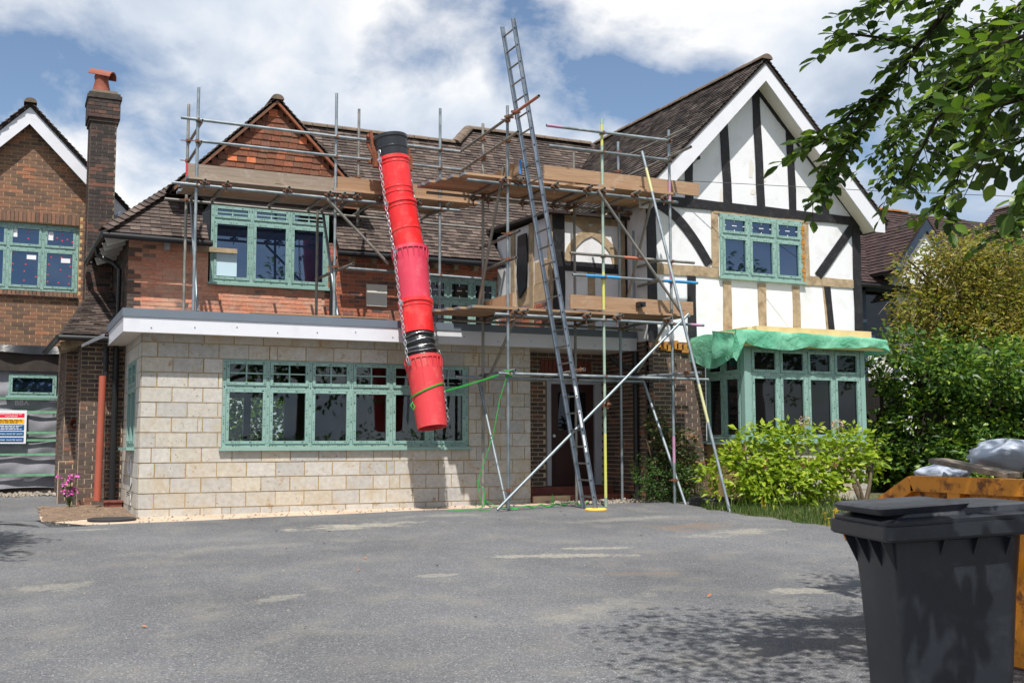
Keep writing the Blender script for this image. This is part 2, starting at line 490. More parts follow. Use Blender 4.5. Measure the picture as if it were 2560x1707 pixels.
def asphalt_mat():
    m, gg, bs, out = newmat('asphalt')
    p = pos(gg)
    x, y, z = gg.sep(p)[:3]
    p2 = gg.comb(x, y, 0.0)
    fine = gg.noise(p2, 95, 3, .7)
    agg = gg.n('ShaderNodeTexVoronoi', Vector=p2, Scale=105.0)
    grain = gg.sep(agg.outputs['Color'])[0]
    big = gg.noise(p2, .42, 6, .62)
    mid = gg.noise(p2, 1.7, 6, .6)
    c = gg.mix(gg.mapr(fine, .3, .7), C(91, 92, 96, .56), C(140, 142, 146, .60))
    c = gg.mix(gg.mapr(grain, .86, .97, 0, .65), c, C(206, 206, 204, .50))
    c = gg.mix(gg.mapr(grain, .13, .03, 0, .6), c, C(48, 48, 52, .5))
    c = gg.vmath('SCALE', c, gg.mapr(big, .3, .7, .76, 1.22))
    dusty = gg.mapr(mid, .50, .74, 0, .55)
    c = gg.mix(dusty, c, C(190, 184, 172, .36))
    # cement and sand spilt on the drive
    edge = gg.noise(p2, 2.6, 6, .7)
    edge2 = gg.noise(p2, 14, 4, .7)
    wob = gg.math('ADD', gg.math('MULTIPLY', gg.math('SUBTRACT', edge, .5), 4.2), gg.math('MULTIPLY', gg.math('SUBTRACT', edge2, .5), 2.0))
    patch = gg.mapr(gg.noise(p2, 22, 6, .75), .40, .58, .25, 1.0)
    def blob(c, cx, cy, rx, ry, ang, col, amt):
        ca, sa = math.cos(ang), math.sin(ang)
        ux = gg.math('SUBTRACT', x, cx)
        uy = gg.math('SUBTRACT', y, cy)
        a = gg.math('DIVIDE', gg.math('ADD', gg.math('MULTIPLY', ux, ca), gg.math('MULTIPLY', uy, sa)), rx)
        b = gg.math('DIVIDE', gg.math('SUBTRACT', gg.math('MULTIPLY', uy, ca), gg.math('MULTIPLY', ux, sa)), ry)
        d = gg.math('SQRT', gg.math('ADD', gg.math('MULTIPLY', a, a), gg.math('MULTIPLY', b, b)))
        d = gg.math('ADD', d, wob)
        return gg.mix(gg.math('MULTIPLY', gg.mapr(d, 1.0, .55, 0, amt), patch), c, col)
    # pale scuffs and hairline cracks
    sc = gg.noise(p2, .55, 3, .45)
    ln = gg.mapr(gg.math('ABSOLUTE', gg.math('SUBTRACT', sc, .5)), .004, .0012)
    ln = gg.math('MULTIPLY', ln, gg.mapr(gg.noise(p2, 1.1, 3, .5), .50, .58))
    c = gg.mix(gg.math('MULTIPLY', ln, .14), c, C(205, 200, 190, .55))
    sc2 = gg.noise(gg.vmath('ADD', p2, (31.0, 17.0, 0.0)), .8, 4, .5)
    ln2 = gg.mapr(gg.math('ABSOLUTE', gg.math('SUBTRACT', sc2, .5)), .0022, .0008)
    ln2 = gg.math('MULTIPLY', ln2, gg.mapr(gg.noise(p2, .9, 3, .5), .47, .42))
    c = gg.mix(gg.math('MULTIPLY', ln2, .35), c, C(50, 50, 52, .5))
    for (pt, rx, ry, ang, col, amt) in BLOBS:
        c = blob(c, pt[0], pt[1], rx, ry, ang, col, amt)
    gg.put(bs.inputs['Base Color'], c)
    bs.inputs['Roughness'].default_value = .9
    bs.inputs['Specular IOR Level'].default_value = .25
    bump(gg, bs, gg.math('ADD', gg.math('MULTIPLY', grain, .6), fine), .55, .006)


CEM = C(212, 206, 190, .46)
RUSTY = C(180, 150, 126, .40)
BLOBS = [((4.342, 14.064, -0.090), 1.05, .36, .12, CEM, .95), ((3.996, 14.088, -0.100), .5, .2, .3, CEM, .8), ((5.325, 10.320, -0.160), .85, .17, -.35, CEM, .85), ((5.884, 10.772, -0.150), .45, .12, -.3, CEM, .8),
         ((8.465, 11.395, -0.060), .9, .25, .3, CEM, .6), ((8.303, 12.218, -0.050), .7, .35, .2, RUSTY, .7), ((7.982, 13.429, -0.020), 1.0, .22, .1, CEM, .45),
         ((0.487, 10.262, -0.300), .35, .25, .4, CEM, .5), ((2.042, 8.921, -0.320), .35, .12, .6, CEM, .5), ((5.822, 15.033, -0.050), .7, .2, 0, CEM, .45),
         ((1.063, 15.021, -0.100), .35, .12, 0, CEM, .6), ((6.223, 7.454, -0.300), .45, .16, -.3, CEM, .7), ((3.670, 9.573, -0.220), .22, .1, 0, CEM, .6),
         ((5.570, 8.804, -0.250), .5, .12, -.3, RUSTY, .5), ((2.602, 12.404, -0.140), 1.1, .22, .1, CEM, .28), ((4.227, 7.492, -0.330), .9, .16, .5, CEM, .3)]
asphalt_mat()


def ground_mats():
    m, gg, bs, out = newmat('soil')
    p = pos(gg)
    n = gg.noise(p, 3, 8, .7)
    f = gg.noise(p, 40, 4, .7)
    c = gg.mix(gg.mapr(n, .35, .65), C(120, 104, 90, .55), C(176, 146, 120, .56))
    c = gg.mix(gg.mapr(f, .55, .7, 0, .6), c, C(206, 186, 160, .6))
    gg.put(bs.inputs['Base Color'], c)
    bs.inputs['Roughness'].default_value = 1
    bump(gg, bs, f, .9, .03)
    m, gg, bs, out = newmat('sand_strip')
    p = pos(gg)
    n = gg.noise(p, 2, 8, .7)
    f = gg.noise(p, 60, 4, .7)
    c = gg.mix(gg.mapr(n, .35, .65), C(206, 178, 154, .66), C(226, 206, 184, .66))
    c = gg.mix(gg.mapr(f, .6, .72, 0, .6), c, C(160, 130, 108, .6))
    gg.put(bs.inputs['Base Color'], c)
    bs.inputs['Roughness'].default_value = 1
    bump(gg, bs, f, .6, .015)
    m, gg, bs, out = newmat('lawn_soil')
    p = pos(gg)
    n = gg.noise(p, 5, 8, .7)
    gg.put(bs.inputs['Base Color'], gg.mix(gg.mapr(n, .35, .65), (.045, .065, .018), (.10, .085, .045)))
    bs.inputs['Roughness'].default_value = 1
    bump(gg, bs, n, .8, .04)


ground_mats()

# ------------------------------------------------------------------ mesh helpers
V = Vector
UX, UY, UZ = V((1, 0, 0)), V((0, 1, 0)), V((0, 0, 1))
EYE = V((0, 0, 1.06))


class MB:
    def __init__(s):
        s.v, s.f, s.uv = [], [], []

    def add(s, vs, fs, uvs=None):
        b = len(s.v)
        s.v += [tuple(p) for p in vs]
        s.f += [tuple(b + i for i in f) for f in fs]
        if uvs:
            s.uv += [[uvs[i] for i in f] for f in fs]
        else:
            s.uv += [[(9.0, 9.0)] * len(f) for f in fs]

    BF = [(0, 3, 2, 1), (4, 5, 6, 7), (0, 1, 5, 4), (1, 2, 6, 5), (2, 3, 7, 6), (3, 0, 4, 7)]

    def box(s, a, b):
        x0, y0, z0 = a
        x1, y1, z1 = b
        s.add([(x0, y0, z0), (x1, y0, z0), (x1, y1, z0), (x0, y1, z0), (x0, y0, z1), (x1, y0, z1), (x1, y1, z1), (x0, y1, z1)], MB.BF)

    def obox(s, c, a, b, d, uvs=None):
        """box round centre c with half-axes a, b, d"""
        c, a, b, d = V(c), V(a), V(b), V(d)
        vs = [c - a - b - d, c + a - b - d, c + a + b - d, c - a + b - d, c - a - b + d, c + a - b + d, c + a + b + d, c - a + b + d]
        s.add(vs, MB.BF, uvs)

    def beam(s, p, q, w, d, n=UY):
        """rectangular bar from p to q, w wide, d deep along n"""
        p, q = V(p), V(q)
        t = (q - p)
        n = V(n)
        a = t.normalized().cross(n).normalized()
        nn = a.cross(t.normalized()).normalized()
        s.obox((p + q) / 2, a * w / 2, nn * d / 2, t / 2)

    def tube(s, p, q, r0, r1=None, n=10, cap=True):
        p, q = V(p), V(q)
        r1 = r0 if r1 is None else r1
        t = (q - p).normalized()
        a = t.orthogonal().normalized()
        b = t.cross(a)
        vs = []
        for c, r in ((p, r0), (q, r1)):
            for i in range(n):
                an = 2 * math.pi * i / n
                vs.append(c + a * (r * math.cos(an)) + b * (r * math.sin(an)))
        fs = [(i, (i + 1) % n, n + (i + 1) % n, n + i) for i in range(n)]
        if cap:
            fs += [tuple(range(n - 1, -1, -1)), tuple(range(n, 2 * n))]
        s.add(vs, fs)

    def path(s, pts, rad, n=8):
        """smooth tube through points; rad a number or a list"""
        pts = [V(p) for p in pts]
        k = len(pts)
        rr = rad if isinstance(rad, (list, tuple)) else [rad] * k
        vs = []
        a = None
        for i, p in enumerate(pts):
            t = (pts[min(i + 1, k - 1)] - pts[max(i - 1, 0)]).normalized()
            if a is None:
                a = t.orthogonal().normalized()
            a = (a - t * a.dot(t))
            if a.length < 1e-6:
                a = t.orthogonal()
            a.normalize()
            b = t.cross(a)
            for j in range(n):
                an = 2 * math.pi * j / n
                vs.append(p + a * (rr[i] * math.cos(an)) + b * (rr[i] * math.sin(an)))
        fs = []
        for i in range(k - 1):
            for j in range(n):
                fs.append((i * n + j, i * n + (j + 1) % n, (i + 1) * n + (j + 1) % n, (i + 1) * n + j))
        fs += [tuple(range(n - 1, -1, -1)), tuple(range((k - 1) * n, k * n))]
        s.add(vs, fs)

    def lathe(s, c, axis, prof, n=24, closed=False):
        """profile of (distance along axis, radius)"""
        c, axis = V(c), V(axis).normalized()
        a = axis.orthogonal().normalized()
        b = axis.cross(a)
        vs = []
        for h, r in prof:
            for j in range(n):
                an = 2 * math.pi * j / n
                vs.append(c + axis * h + a * (r * math.cos(an)) + b * (r * math.sin(an)))
        k = len(prof)
        fs = [(i * n + j, i * n + (j + 1) % n, (i + 1) * n + (j + 1) % n, (i + 1) * n + j) for i in range(k - 1) for j in range(n)]
        if closed:
            fs += [tuple(range(n - 1, -1, -1)), tuple(range((k - 1) * n, k * n))]
        s.add(vs, fs)

    def prism(s, poly, d):
        """polygon of 3-D points pushed along d"""
        d = V(d)
        k = len(poly)
        vs = [V(p) for p in poly] + [V(p) + d for p in poly]
        fs = [tuple(range(k - 1, -1, -1)), tuple(range(k, 2 * k))]
        fs += [(i, (i + 1) % k, k + (i + 1) % k, k + i) for i in range(k)]
        s.add(vs, fs)

    def mesh(s, name):
        me = bpy.data.meshes.new(name)
        me.from_pydata(s.v, [], s.f)
        ul = me.uv_layers.new(name='UVMap')
        flat = [c for f in s.uv for uvp in f for c in uvp]
        ul.data.foreach_set('uv', flat)
        me.update()
        return me


def obj(name, me, mat, parent=None, smooth=False, sharp=42):
    if isinstance(me, MB):
        me = me.mesh(name)
    if mat and not me.materials:
        me.materials.append(MATS[mat])
    if smooth:
        me.polygons.foreach_set('use_smooth', [True] * len(me.polygons))
        me.set_sharp_from_angle(angle=R(sharp))
    o = bpy.data.objects.new(name, me)
    COL.objects.link(o)
    if parent is not None:
        o.parent = parent
        if parent.parent is None:
            o.matrix_parent_inverse = Matrix.Translation(-parent.location)
    return o


def tag(o, label=None, cat=None, group=None, kind=None):
    if label:
        o['label'] = label
    if cat:
        o['category'] = cat
    if group:
        o['group'] = group
    if kind:
        o['kind'] = kind
    return o


def thing(name, loc, label, cat, group=None):
    o = bpy.data.objects.new(name, None)
    COL.objects.link(o)
    o.location = loc
    o.empty_display_size = 0.2
    return tag(o, label, cat, group)


def setting(name, me, mat, smooth=False):
    return tag(obj(name, me, mat, None, smooth), kind='structure')


_unit = {}


def unit_cube(mat):
    if mat not in _unit:
        b = MB()
        b.box((-.5, -.5, -.5), (.5, .5, .5))
        me = b.mesh('piece_' + mat)
        me.materials.append(MATS[mat])
        _unit[mat] = me
    return _unit[mat]


def put_pieces(parent, name, items, mat, max_ind, rest_name):
    """items: (centre, half-axis a, half-axis b, half-axis d); the nearest become objects, the rest one joined part"""
    items = sorted(items, key=lambda it: (it[0] - EYE).length)
    me = unit_cube(mat)
    for c, a, b, d in items[:max_ind]:
        o = bpy.data.objects.new(name, me)
        COL.objects.link(o)
        o.parent = parent
        if parent.parent is None:
            o.matrix_parent_inverse = Matrix.Translation(-parent.location)
        o.matrix_basis = Matrix(((2 * a.x, 2 * b.x, 2 * d.x, c.x), (2 * a.y, 2 * b.y, 2 * d.y, c.y), (2 * a.z, 2 * b.z, 2 * d.z, c.z), (0, 0, 0, 1)))
    if len(items) > max_ind:
        mb = MB()
        for c, a, b, d in items[max_ind:]:
            mb.obox(c, a, b, d)
        tag(obj(rest_name, mb, mat, parent), kind='stuff')


def intervals(u0, u1, cuts):
    segs = [(u0, u1)]
    for a, b in cuts:
        new = []
        for p, q in segs:
            if b <= p or a >= q:
                new.append((p, q))
            else:
                if a > p:
                    new.append((p, a))
                if b < q:
                    new.append((b, q))
        segs = new
    return segs


def masonry(parent, wall_name, piece, O, U, N, length, height, pw, ph, joint, mat, mortar, openings=(), span=None, max_ind=300,
            proud=.008, thick=.1, halves=False, jit=.003, rest='brickwork', z_start=0.0, split=0):
    O, U, N = V(O), V(U), V(N)
    back = MB()
    items = []
    rows = int(math.ceil((height - z_start) / ph))
    for r in range(rows):
        z0 = z_start + r * ph
        z1 = min(z0 + ph, height)
        zm = (z0 + z1) / 2
        lo, hi = span(zm) if span else (0, length)
        if hi - lo < .03:
            continue
        cuts = [(a, b) for a, b, c, d in openings if c < zm < d]
        for p, q in intervals(lo, hi, cuts):
            back.obox(O + U * ((p + q) / 2) + UZ * zm - N * (thick / 2), U * ((q - p) / 2), N * (thick / 2), UZ * ((z1 - z0) / 2))
            u = math.floor(p / pw) * pw - (pw * .5 if r % 2 else 0)
            k = 0
            while u < q:
                w = pw
                if halves and r % 2:
                    w = pw / 2 + joint / 2
                a, b = max(u, p) + joint / 2, min(u + w, q) - joint / 2
                if split and b - a > .3 and random.random() < split:
                    cut = a + (b - a) * random.choice((.28, .38, .62, .72, .86))
                    parts_ = [(a, cut - joint / 2), (cut + joint / 2, b)]
                else:
                    parts_ = [(a, b)]
                for a, b in parts_:
                  if b - a > .035:
                    if split:
                        a, b = a + random.uniform(-.003, .004), b + random.uniform(-.004, .003)
                    pr = proud + random.uniform(-jit, jit)
                    items.append((O + U * ((a + b) / 2) + UZ * zm + N * ((pr - .03) / 2), U * ((b - a) / 2), N * ((pr + .03) / 2), UZ * ((z1 - z0 - joint) / 2)))
                u += w
                k += 1
    w = obj(wall_name, back, mortar, parent)
    put_pieces(w, piece, items, mat, max_ind, rest)
    return w


def tiling(parent, O, U, S, length, slope, tw, gauge, mat, span=None, max_ind=300, th=.013, tilt=.17, jit=.006, name='tile', rest='tiles', flip=False):
    O, U, S = V(O), V(U).normalized(), V(S).normalized()
    N = U.cross(S).normalized()
    if flip:
        N = -N
    items = []
    rows = int(slope / gauge)
    for r in range(rows):
        s = r * gauge
        sp = span(s + gauge / 2) if span else [(0, length)]
        for lo, hi in sp:
            u = lo - (tw / 2 if r % 2 else 0)
            while u < hi:
                a, b = max(u, lo) + .0025, min(u + tw, hi) - .0025
                if b - a > .02:
                    t = tilt + random.uniform(-.05, .05)
                    S2 = (S * math.cos(t) - N * math.sin(t))
                    N2 = (N * math.cos(t) + S * math.sin(t))
                    ln = gauge * 1.25
                    yaw = random.uniform(-.012, .012)
                    U2 = (U * math.cos(yaw) + S2 * math.sin(yaw))
                    S3 = (S2 * math.cos(yaw) - U * math.sin(yaw))
                    c = O + U * ((a + b) / 2) + S * (s + random.uniform(-jit, jit)) + N * (ln * math.sin(tilt) + .004) + S2 * (ln / 2)
                    items.append((c, U2 * ((b - a) / 2), S3 * (ln / 2), N2 * (th / 2)))
                u += tw
    put_pieces(parent, name, items, mat, max_ind, rest)


def bar(mb, O, U, N, u0, u1, v0, v1, d0, d1):
    """window bar with uv: along in metres, across from its middle"""
    O, U, N = V(O), V(U), V(N)
    cu, cv = (u0 + u1) / 2, (v0 + v1) / 2
    hu, hv = (u1 - u0) / 2, (v1 - v0) / 2
    a, b, d = U * hu, UZ * hv, N * ((d1 - d0) / 2)
    c = O + U * cu + UZ * cv + N * ((d0 + d1) / 2)
    uvs = []
    sh = (cu * 1.7 + cv * 2.3) % 1
    for sb, sa, sd_ in ((-1, -1, -1), (-1, 1, -1), (1, 1, -1), (1, -1, -1), (-1, -1, 1), (-1, 1, 1), (1, 1, 1), (1, -1, 1)):
        if hu >= hv:
            uvs.append((sh + sa * hu, sb * hv))
        else:
            uvs.append((sh + sb * hv, sa * hu))
    mb.obox(c, a, b, d, uvs)


def window(parent, O, U, N, w, h, cols, split=None, glaze='cross', glass='glass', sill=.05, fr=.055, sash=.05, label=None, gap=.03, name='window'):
    """one window part: frame, a sash and a pane for each light, glazing bars, sill. cols: number of equal lights; split: transom height"""
    O, U, N = V(O), V(U).normalized(), V(N).normalized()
    mb = MB()
    bar(mb, O, U, N, 0, w, 0, fr, -.07, 0)
    bar(mb, O, U, N, 0, w, h - fr, h, -.07, 0)
    bar(mb, O, U, N, 0, fr, fr, h - fr, -.07, -.0015)
    bar(mb, O, U, N, w - fr, w, fr, h - fr, -.07, -.0015)
    cw = (w - fr) / cols
    for i in range(1, cols):
        bar(mb, O, U, N, i * cw, i * cw + fr, fr, h - fr, -.07, -.0015)
    rowsp = [(fr, h - fr)]
    if split:
        for i in range(cols):
            bar(mb, O, U, N, i * cw + fr, (i + 1) * cw, split - fr / 2, split + fr / 2, -.07, -.003)
        rowsp = [(fr, split - fr / 2), (split + fr / 2, h - fr)]
    win = obj(name, mb, 'green_frame', parent)
    if label:
        win['label'] = label
    for i in range(cols):
        for j, (v0, v1) in enumerate(rowsp):
            u0, u1 = i * cw + fr, (i + 1) * cw
            if u1 > w:
                u1 = w - fr
            g0 = .004
            m2 = MB()
            bar(m2, O, U, N, u0 + g0, u1 - g0, v0 + g0, v0 + sash, -.05, .012)
            bar(m2, O, U, N, u0 + g0, u1 - g0, v1 - sash, v1 - g0, -.05, .012)
            bar(m2, O, U, N, u0 + g0, u0 + sash, v0 + sash, v1 - sash, -.05, .0105)
            bar(m2, O, U, N, u1 - sash, u1 - g0, v0 + sash, v1 - sash, -.05, .0105)
            obj('sash', m2, 'green_frame', win)
            pm = MB()
            pm.obox(O + U * ((u0 + u1) / 2) + UZ * ((v0 + v1) / 2) - N * gap, U * ((u1 - u0) / 2 - sash + .006), UZ * ((v1 - v0) / 2 - sash + .006), N * .004)
            obj('pane', pm, glass, win)
            top = split and j == 1
            cu, cv = (u0 + u1) / 2, (v0 + v1) / 2
            if top and glaze == 'cross':
                gm = MB()
                bar(gm, O, U, N, cu - .011, cu + .011, v0 + sash, v1 - sash, -.024, -.008)
                bar(gm, O, U, N, u0 + sash, u1 - sash, cv - .011, cv + .011, -.024, -.0095)
                obj('glazing_bar', gm, 'green_bar', win)
            elif top and glaze == 'bits':
                gm = MB()
                for (a, b, c, d) in ((cu - .05, cu + .05, cv - .008, cv + .008), (u0 + sash, u0 + sash + .04, cv - .008, cv + .008), (u1 - sash - .04, u1 - sash, cv - .008, cv + .008),
                                     (cu - .008, cu + .008, v1 - sash - .04, v1 - sash), (cu - .008, cu + .008, v0 + sash, v0 + sash + .03)):
                    bar(gm, O, U, N, a, b, c, d, -.0255, -.018)
                obj('spacer_clip', gm, 'white_upvc', win)
    if sill:
        sm = MB()
        bar(sm, O, U, N, -.04, w + .04, -.045, 0, -.07, sill)
        obj('sill', sm, 'green_bar', win)
    return win


def text(s_, size, mat, M, parent, name='lettering', align='LEFT', depth=.001):
    cu = bpy.data.curves.new('lettering', 'FONT')
    cu.body = s_
    cu.size = size
    cu.align_x = align
    cu.extrude = depth
    tmp = bpy.data.objects.new('lettering_tmp', cu)
    COL.objects.link(tmp)
    bpy.context.view_layer.update()
    me = bpy.data.meshes.new_from_object(tmp.evaluated_get(bpy.context.evaluated_depsgraph_get()))
    bpy.data.objects.remove(tmp)
    me.transform(M)
    me.materials.clear()
    return obj(name, me, mat, parent)


# ------------------------------------------------------------------ the ground
def gz(x, y):
    z = .0075 * (max(-6, min(x, 16)) - 1.8)
    if y > 17:
        z += .022 * (min(y, 26) - 17)
    if y < 15.5:
        z -= .0275 * (15.5 - max(y, 3.5))
    return z


def sheet(xs, ys, dz, inside=None):
    mb = MB()
    idx = {}
    vs, fs = [], []
    for i, x in enumerate(xs):
        for j, y in enumerate(ys):
            xx = x if not callable(x) else x(y)
            idx[i, j] = len(vs)
            vs.append((xx, y, gz(xx, y) + dz))
    for i in range(len(xs) - 1):
        for j in range(len(ys) - 1):
            fs.append((idx[i, j], idx[i + 1, j], idx[i + 1, j + 1], idx[i, j + 1]))
    mb.add(vs, fs)
    return mb


def lin(a, b, n):
    return [a + (b - a) * i / n for i in range(n + 1)]


far = [-400, -150, -60, -30]
setting('ground', sheet(far + lin(-20, 30, 50) + [45, 70, 150, 400], far + lin(-20, 3, 6) + lin(3.5, 27, 47) + [32, 45, 80, 150, 400], -.02), 'lawn_soil', True)
YD = lin(-14, 3, 10)[:-1] + lin(3, 17.2, 58)


def drive_right(y):
    e = 10.0 + .06 * math.sin(y * 5.1) + .05 * math.sin(y * 11.3 + 1) + .02 * math.sin(y * 31)
    if y > 14.2:
        e += (y - 14.2) * .45
    if y < 10:
        e += (10 - y) * .5
    return e


def wall_edge(x):
    return 15.66 + .085 * max(0, x - 1) + .03 * math.sin(x * 7) + .02 * math.sin(x * 17)


mb = MB()
NX = 40
for j in range(len(YD) - 1):
    for i in range(NX):
        pass
vs, fs = [], []
XD = lin(0, 1, NX)
for j, y in enumerate(YD):
    for i, t in enumerate(XD):
        x0, x1 = -14.0, drive_right(y)
        x = x0 + (x1 - x0) * t
        yy = y
        if y > 15.2 and x > .45:
            yy = 15.2 + (y - 15.2) / 2.0 * max(.05, wall_edge(x) - 15.2)
        vs.append((x, yy, gz(x, yy) + .004))
for j in range(len(YD) - 1):
    for i in range(NX):
        a = j * (NX + 1) + i
        fs.append((a, a + 1, a + NX + 2, a + NX + 1))
mb.add(vs, fs)
setting('driveway', mb, 'asphalt', True)
mb = sheet(lin(-14, .5, 20) + [.8, 1.0], lin(17.15, 23.4, 12), -.004)
setting('garage_apron', mb, 'asphalt', True)
# sandy strip along the foot of the block wall, bare soil by the pier
mb = sheet(lin(.52, 10.4, 50), lin(15.3, 18.2, 8), .0)
setting('sand_strip', mb, 'sand_strip', True)
mb = MB()
vs, fs = [], []
for j, y_ in enumerate(lin(16.75, 19.6, 16)):
    for i, t in enumerate(lin(0, 1, 12)):
        x0 = .54 + .03 * math.sin(y_ * 9) + .02 * math.sin(y_ * 23)
        x = x0 + (1.83 - x0) * t
        y = y_ + (.16 * math.sin(x * 6.3 + 1) + .07 * math.sin(x * 17)) * (1 - j / 16)
        vs.append((x, y, gz(x, y) + .007 + .012 * (math.sin(x * 9) * math.sin(y * 7) + .6) * (1 if 0 < i < 12 and 0 < j else 0)))
for j in range(16):
    for i in range(12):
        a = j * 13 + i
        fs.append((a, a + 1, a + 14, a + 13))
mb.add(vs, fs)
setting('soil_patch', mb, 'soil', True)

# ------------------------------------------------------------------ the house
H = thing('house', (6.0, 19.0, 0), 'two storey brick and half timbered house being extended behind scaffolding', 'house')
NF, NL = V((0, -1, 0)), V((-1, 0, 0))

# new single-storey extension of concrete blocks
masonry(H, 'extension_wall', 'block', (1.81, 16.95, -.109), UX, NF, 6.42, 2.83, .45, .225, .014, 'block', 'block_mortar',
        openings=[(1.19, 5.26, 1.10, 2.52)], max_ind=300, split=.14, proud=.007, thick=.18, rest='blockwork')
masonry(H, 'extension_side_wall', 'block', (1.81, 19.38, -.109), -UY, NL, 2.43, 2.83, .45, .225, .012, 'block', 'block_mortar',
        openings=[(.60, 1.80, 1.10, 2.53)], max_ind=120, proud=.006, thick=.18, rest='blockwork')
mb = MB()
mb.box((8.05, 17.13, 0), (8.226, 17.9, 2.7))
obj('extension_end_wall', mb, 'block_mortar', H)
window(H, (3.0, 16.955, 1.01), UX, NF, 4.07, 1.39, 6, .93, 'cross', 'glass_clear', .07, label='wide six-light green window of the block extension')
window(H, (1.807, 18.78, 1.02), -UY, NL, 1.2, 1.38, 2, .93, 'cross', 'glass', .12, label='narrow green window in the end of the extension')
# the dark room behind the wide window, open to the garden at the back
mb = MB()
mb.box((1.99, 17.14, .02), (8.04, 21.9, .06))
obj('room_floor', mb, 'room_floor', H)
mb = MB()
mb.box((1.99, 17.14, 2.66), (8.04, 21.9, 2.70))
mb.box((2.0, 17.14, .06), (2.04, 21.8, 2.66))
mb.box((8.0, 17.14, .06), (8.04, 21.8, 2.66))
mb.box((2.0, 21.8, .06), (3.8, 21.9, 2.66))
mb.box((5.1, 21.8, .06), (8.04, 21.9, 2.66))
mb.box((3.8, 21.8, 2.05), (5.1, 21.9, 2.66))
mb.box((5.6, 18.6, .06), (5.7, 20.4, 2.66))
obj('room_shell', mb, 'room_wall', H)
mb = MB()
mb.box((4.28, 21.82, .06), (4.42, 21.88, 2.05))
mb.box((3.8, 21.82, 1.98), (5.1, 21.88, 2.05))
obj('garden_door_frame', mb, 'gutter_black', H)
# flat roof: soffit, white fascia, grey edge trim
mb = MB()
mb.box((1.54, 16.67, 2.715), (10.2, 19.4, 2.735))
obj('soffit', mb, 'soffit_white', H)
mb = MB()
mb.box((1.51, 16.64, 2.70), (10.2, 16.66, 2.935))
mb.box((1.51, 16.66, 2.70), (1.53, 19.4, 2.935))
fas = obj('fascia', mb, 'white_upvc', H)
mb = MB()
for i in range(14):
    x = 1.9 + i * .62
    mb.obox((x, 16.637, 2.80 + .03 * ((i * 7) % 3 - 1)), (.008, 0, 0), (0, .004, 0), (0, 0, .008))
obj('fascia_nail', mb, 'grey_trim', fas)
mb = MB()
mb.box((1.495, 16.625, 2.925), (10.2, 16.68, 3.045))
mb.box((1.495, 16.68, 2.925), (1.55, 19.4, 3.045))
obj('roof_edge_trim', mb, 'grey_trim', H)
mb = MB()
mb.box((1.55, 16.68, 2.74), (10.2, 19.4, 3.02))
obj('flat_roof', mb, 'roofing_grey', H)
# loose boards lying on the flat roof edge
for (x0, x1, y0) in ((3.35, 4.75, 16.63), (4.4, 5.55, 16.66)):
    mb = MB()
    mb.box((x0, y0, 3.05 + (x0 - 3.35) * .012), (x1, y0 + .55, 3.068 + (x0 - 3.35) * .012))
    o = obj('plywood_sheet', mb, 'scaffold_wood', None)
    tag(o, 'thin plywood sheet lying on the flat roof edge, ' + ('the longer one by the window' if x0 < 4 else 'the shorter one towards the chute'), 'plywood')

# upper front wall of soft orange brick
up = masonry(H, 'upper_wall', 'brick', (1.81, 19.4, 2.9), UX, NF, 3.42, 1.85, .225, .0755, .012, 'brick_orange', 'mortar_red',
             openings=[(1.33, 3.48, .97, 1.9)], max_ind=290)
up2 = masonry(H, 'upper_wall', 'brick', (5.23, 19.4, 2.9), UX, NF, 3.5, 1.85, .225, .0755, .011, 'brick_red', 'mortar_red',
              openings=[(0, .06, .97, 1.9), (1.87, 3.45, .2, 1.33)], max_ind=290)
masonry(H, 'upper_side_wall', 'brick', (1.81, 23.2, 2.9), -UY, NL, 3.8, 1.85, .225, .0755, .009, 'brick_sooty', 'mortar_sooty', max_ind=60)
# toothed dark quoins at the left corner
mb_items = []
for r in range(20):
    w = .215 if r % 2 else .105
    z = 2.94 + r * .0755
    if 14 < r < 17:
        continue
    mb_items.append((V((1.805 + w / 2, 19.39, z)), UX * (w / 2), UY * .012, UZ * .032))
put_pieces(up, 'brick', mb_items, 'brick_dark', 40, 'brickwork')
# pale rafter ends under the eaves
mb_l = [2.42, 2.87, 5.72, 6.13, 6.54, 6.95, 7.36, 7.77, 8.18]
for x in mb_l:
    mb = MB()
    mb.box((x - .045, 19.22, 4.40), (x + .045, 19.4, 4.53))
    obj('rafter_end', mb, 'white_paint' if x < 3 else 'oak', H)
mb = MB()
mb.box((2.86, 19.30, 4.42), (3.62, 19.36, 4.50))
obj('wall_plate_offcut', mb, 'oak', H)
# cream vent on the wall
mb = MB()
mb.box((6.02, 19.36, 3.62), (6.42, 19.395, 4.03))
obj('wall_box', mb, 'soffit_white', H)
window(H, (3.17, 19.37, 3.90), UX, NF, 2.12, 1.42, 3, 1.12, 'cross', 'glass_sky_tint', .05, label='three-light green dormer window under the tile-hung gablet')
window(H, (7.12, 19.36, 3.12), UX, NF, 1.55, 1.12, 3, .68, 'bits', 'glass', .04, label='shaded green window between chute and ladder')
# clear film sheet on the left dormer light
mb = MB()
mb.box((3.275, 19.374, 4.02), (3.63, 19.378, 4.45))
obj('film_sheet', mb, 'film_blue', H)
# downpipe right of the dormer window
mb = MB()
mb.path([(5.40, 19.30, 4.5), (5.36, 19.32, 4.3), (5.34, 19.33, 4.1), (5.34, 19.33, 3.03)], .036, 10)
obj('downpipe', mb, 'gutter_black', H, True)

# main roof, front slope and hipped left end
PT = R(48)
SF = V((0, math.cos(PT), math.sin(PT)))
HIPT = 1 / math.cos(PT)


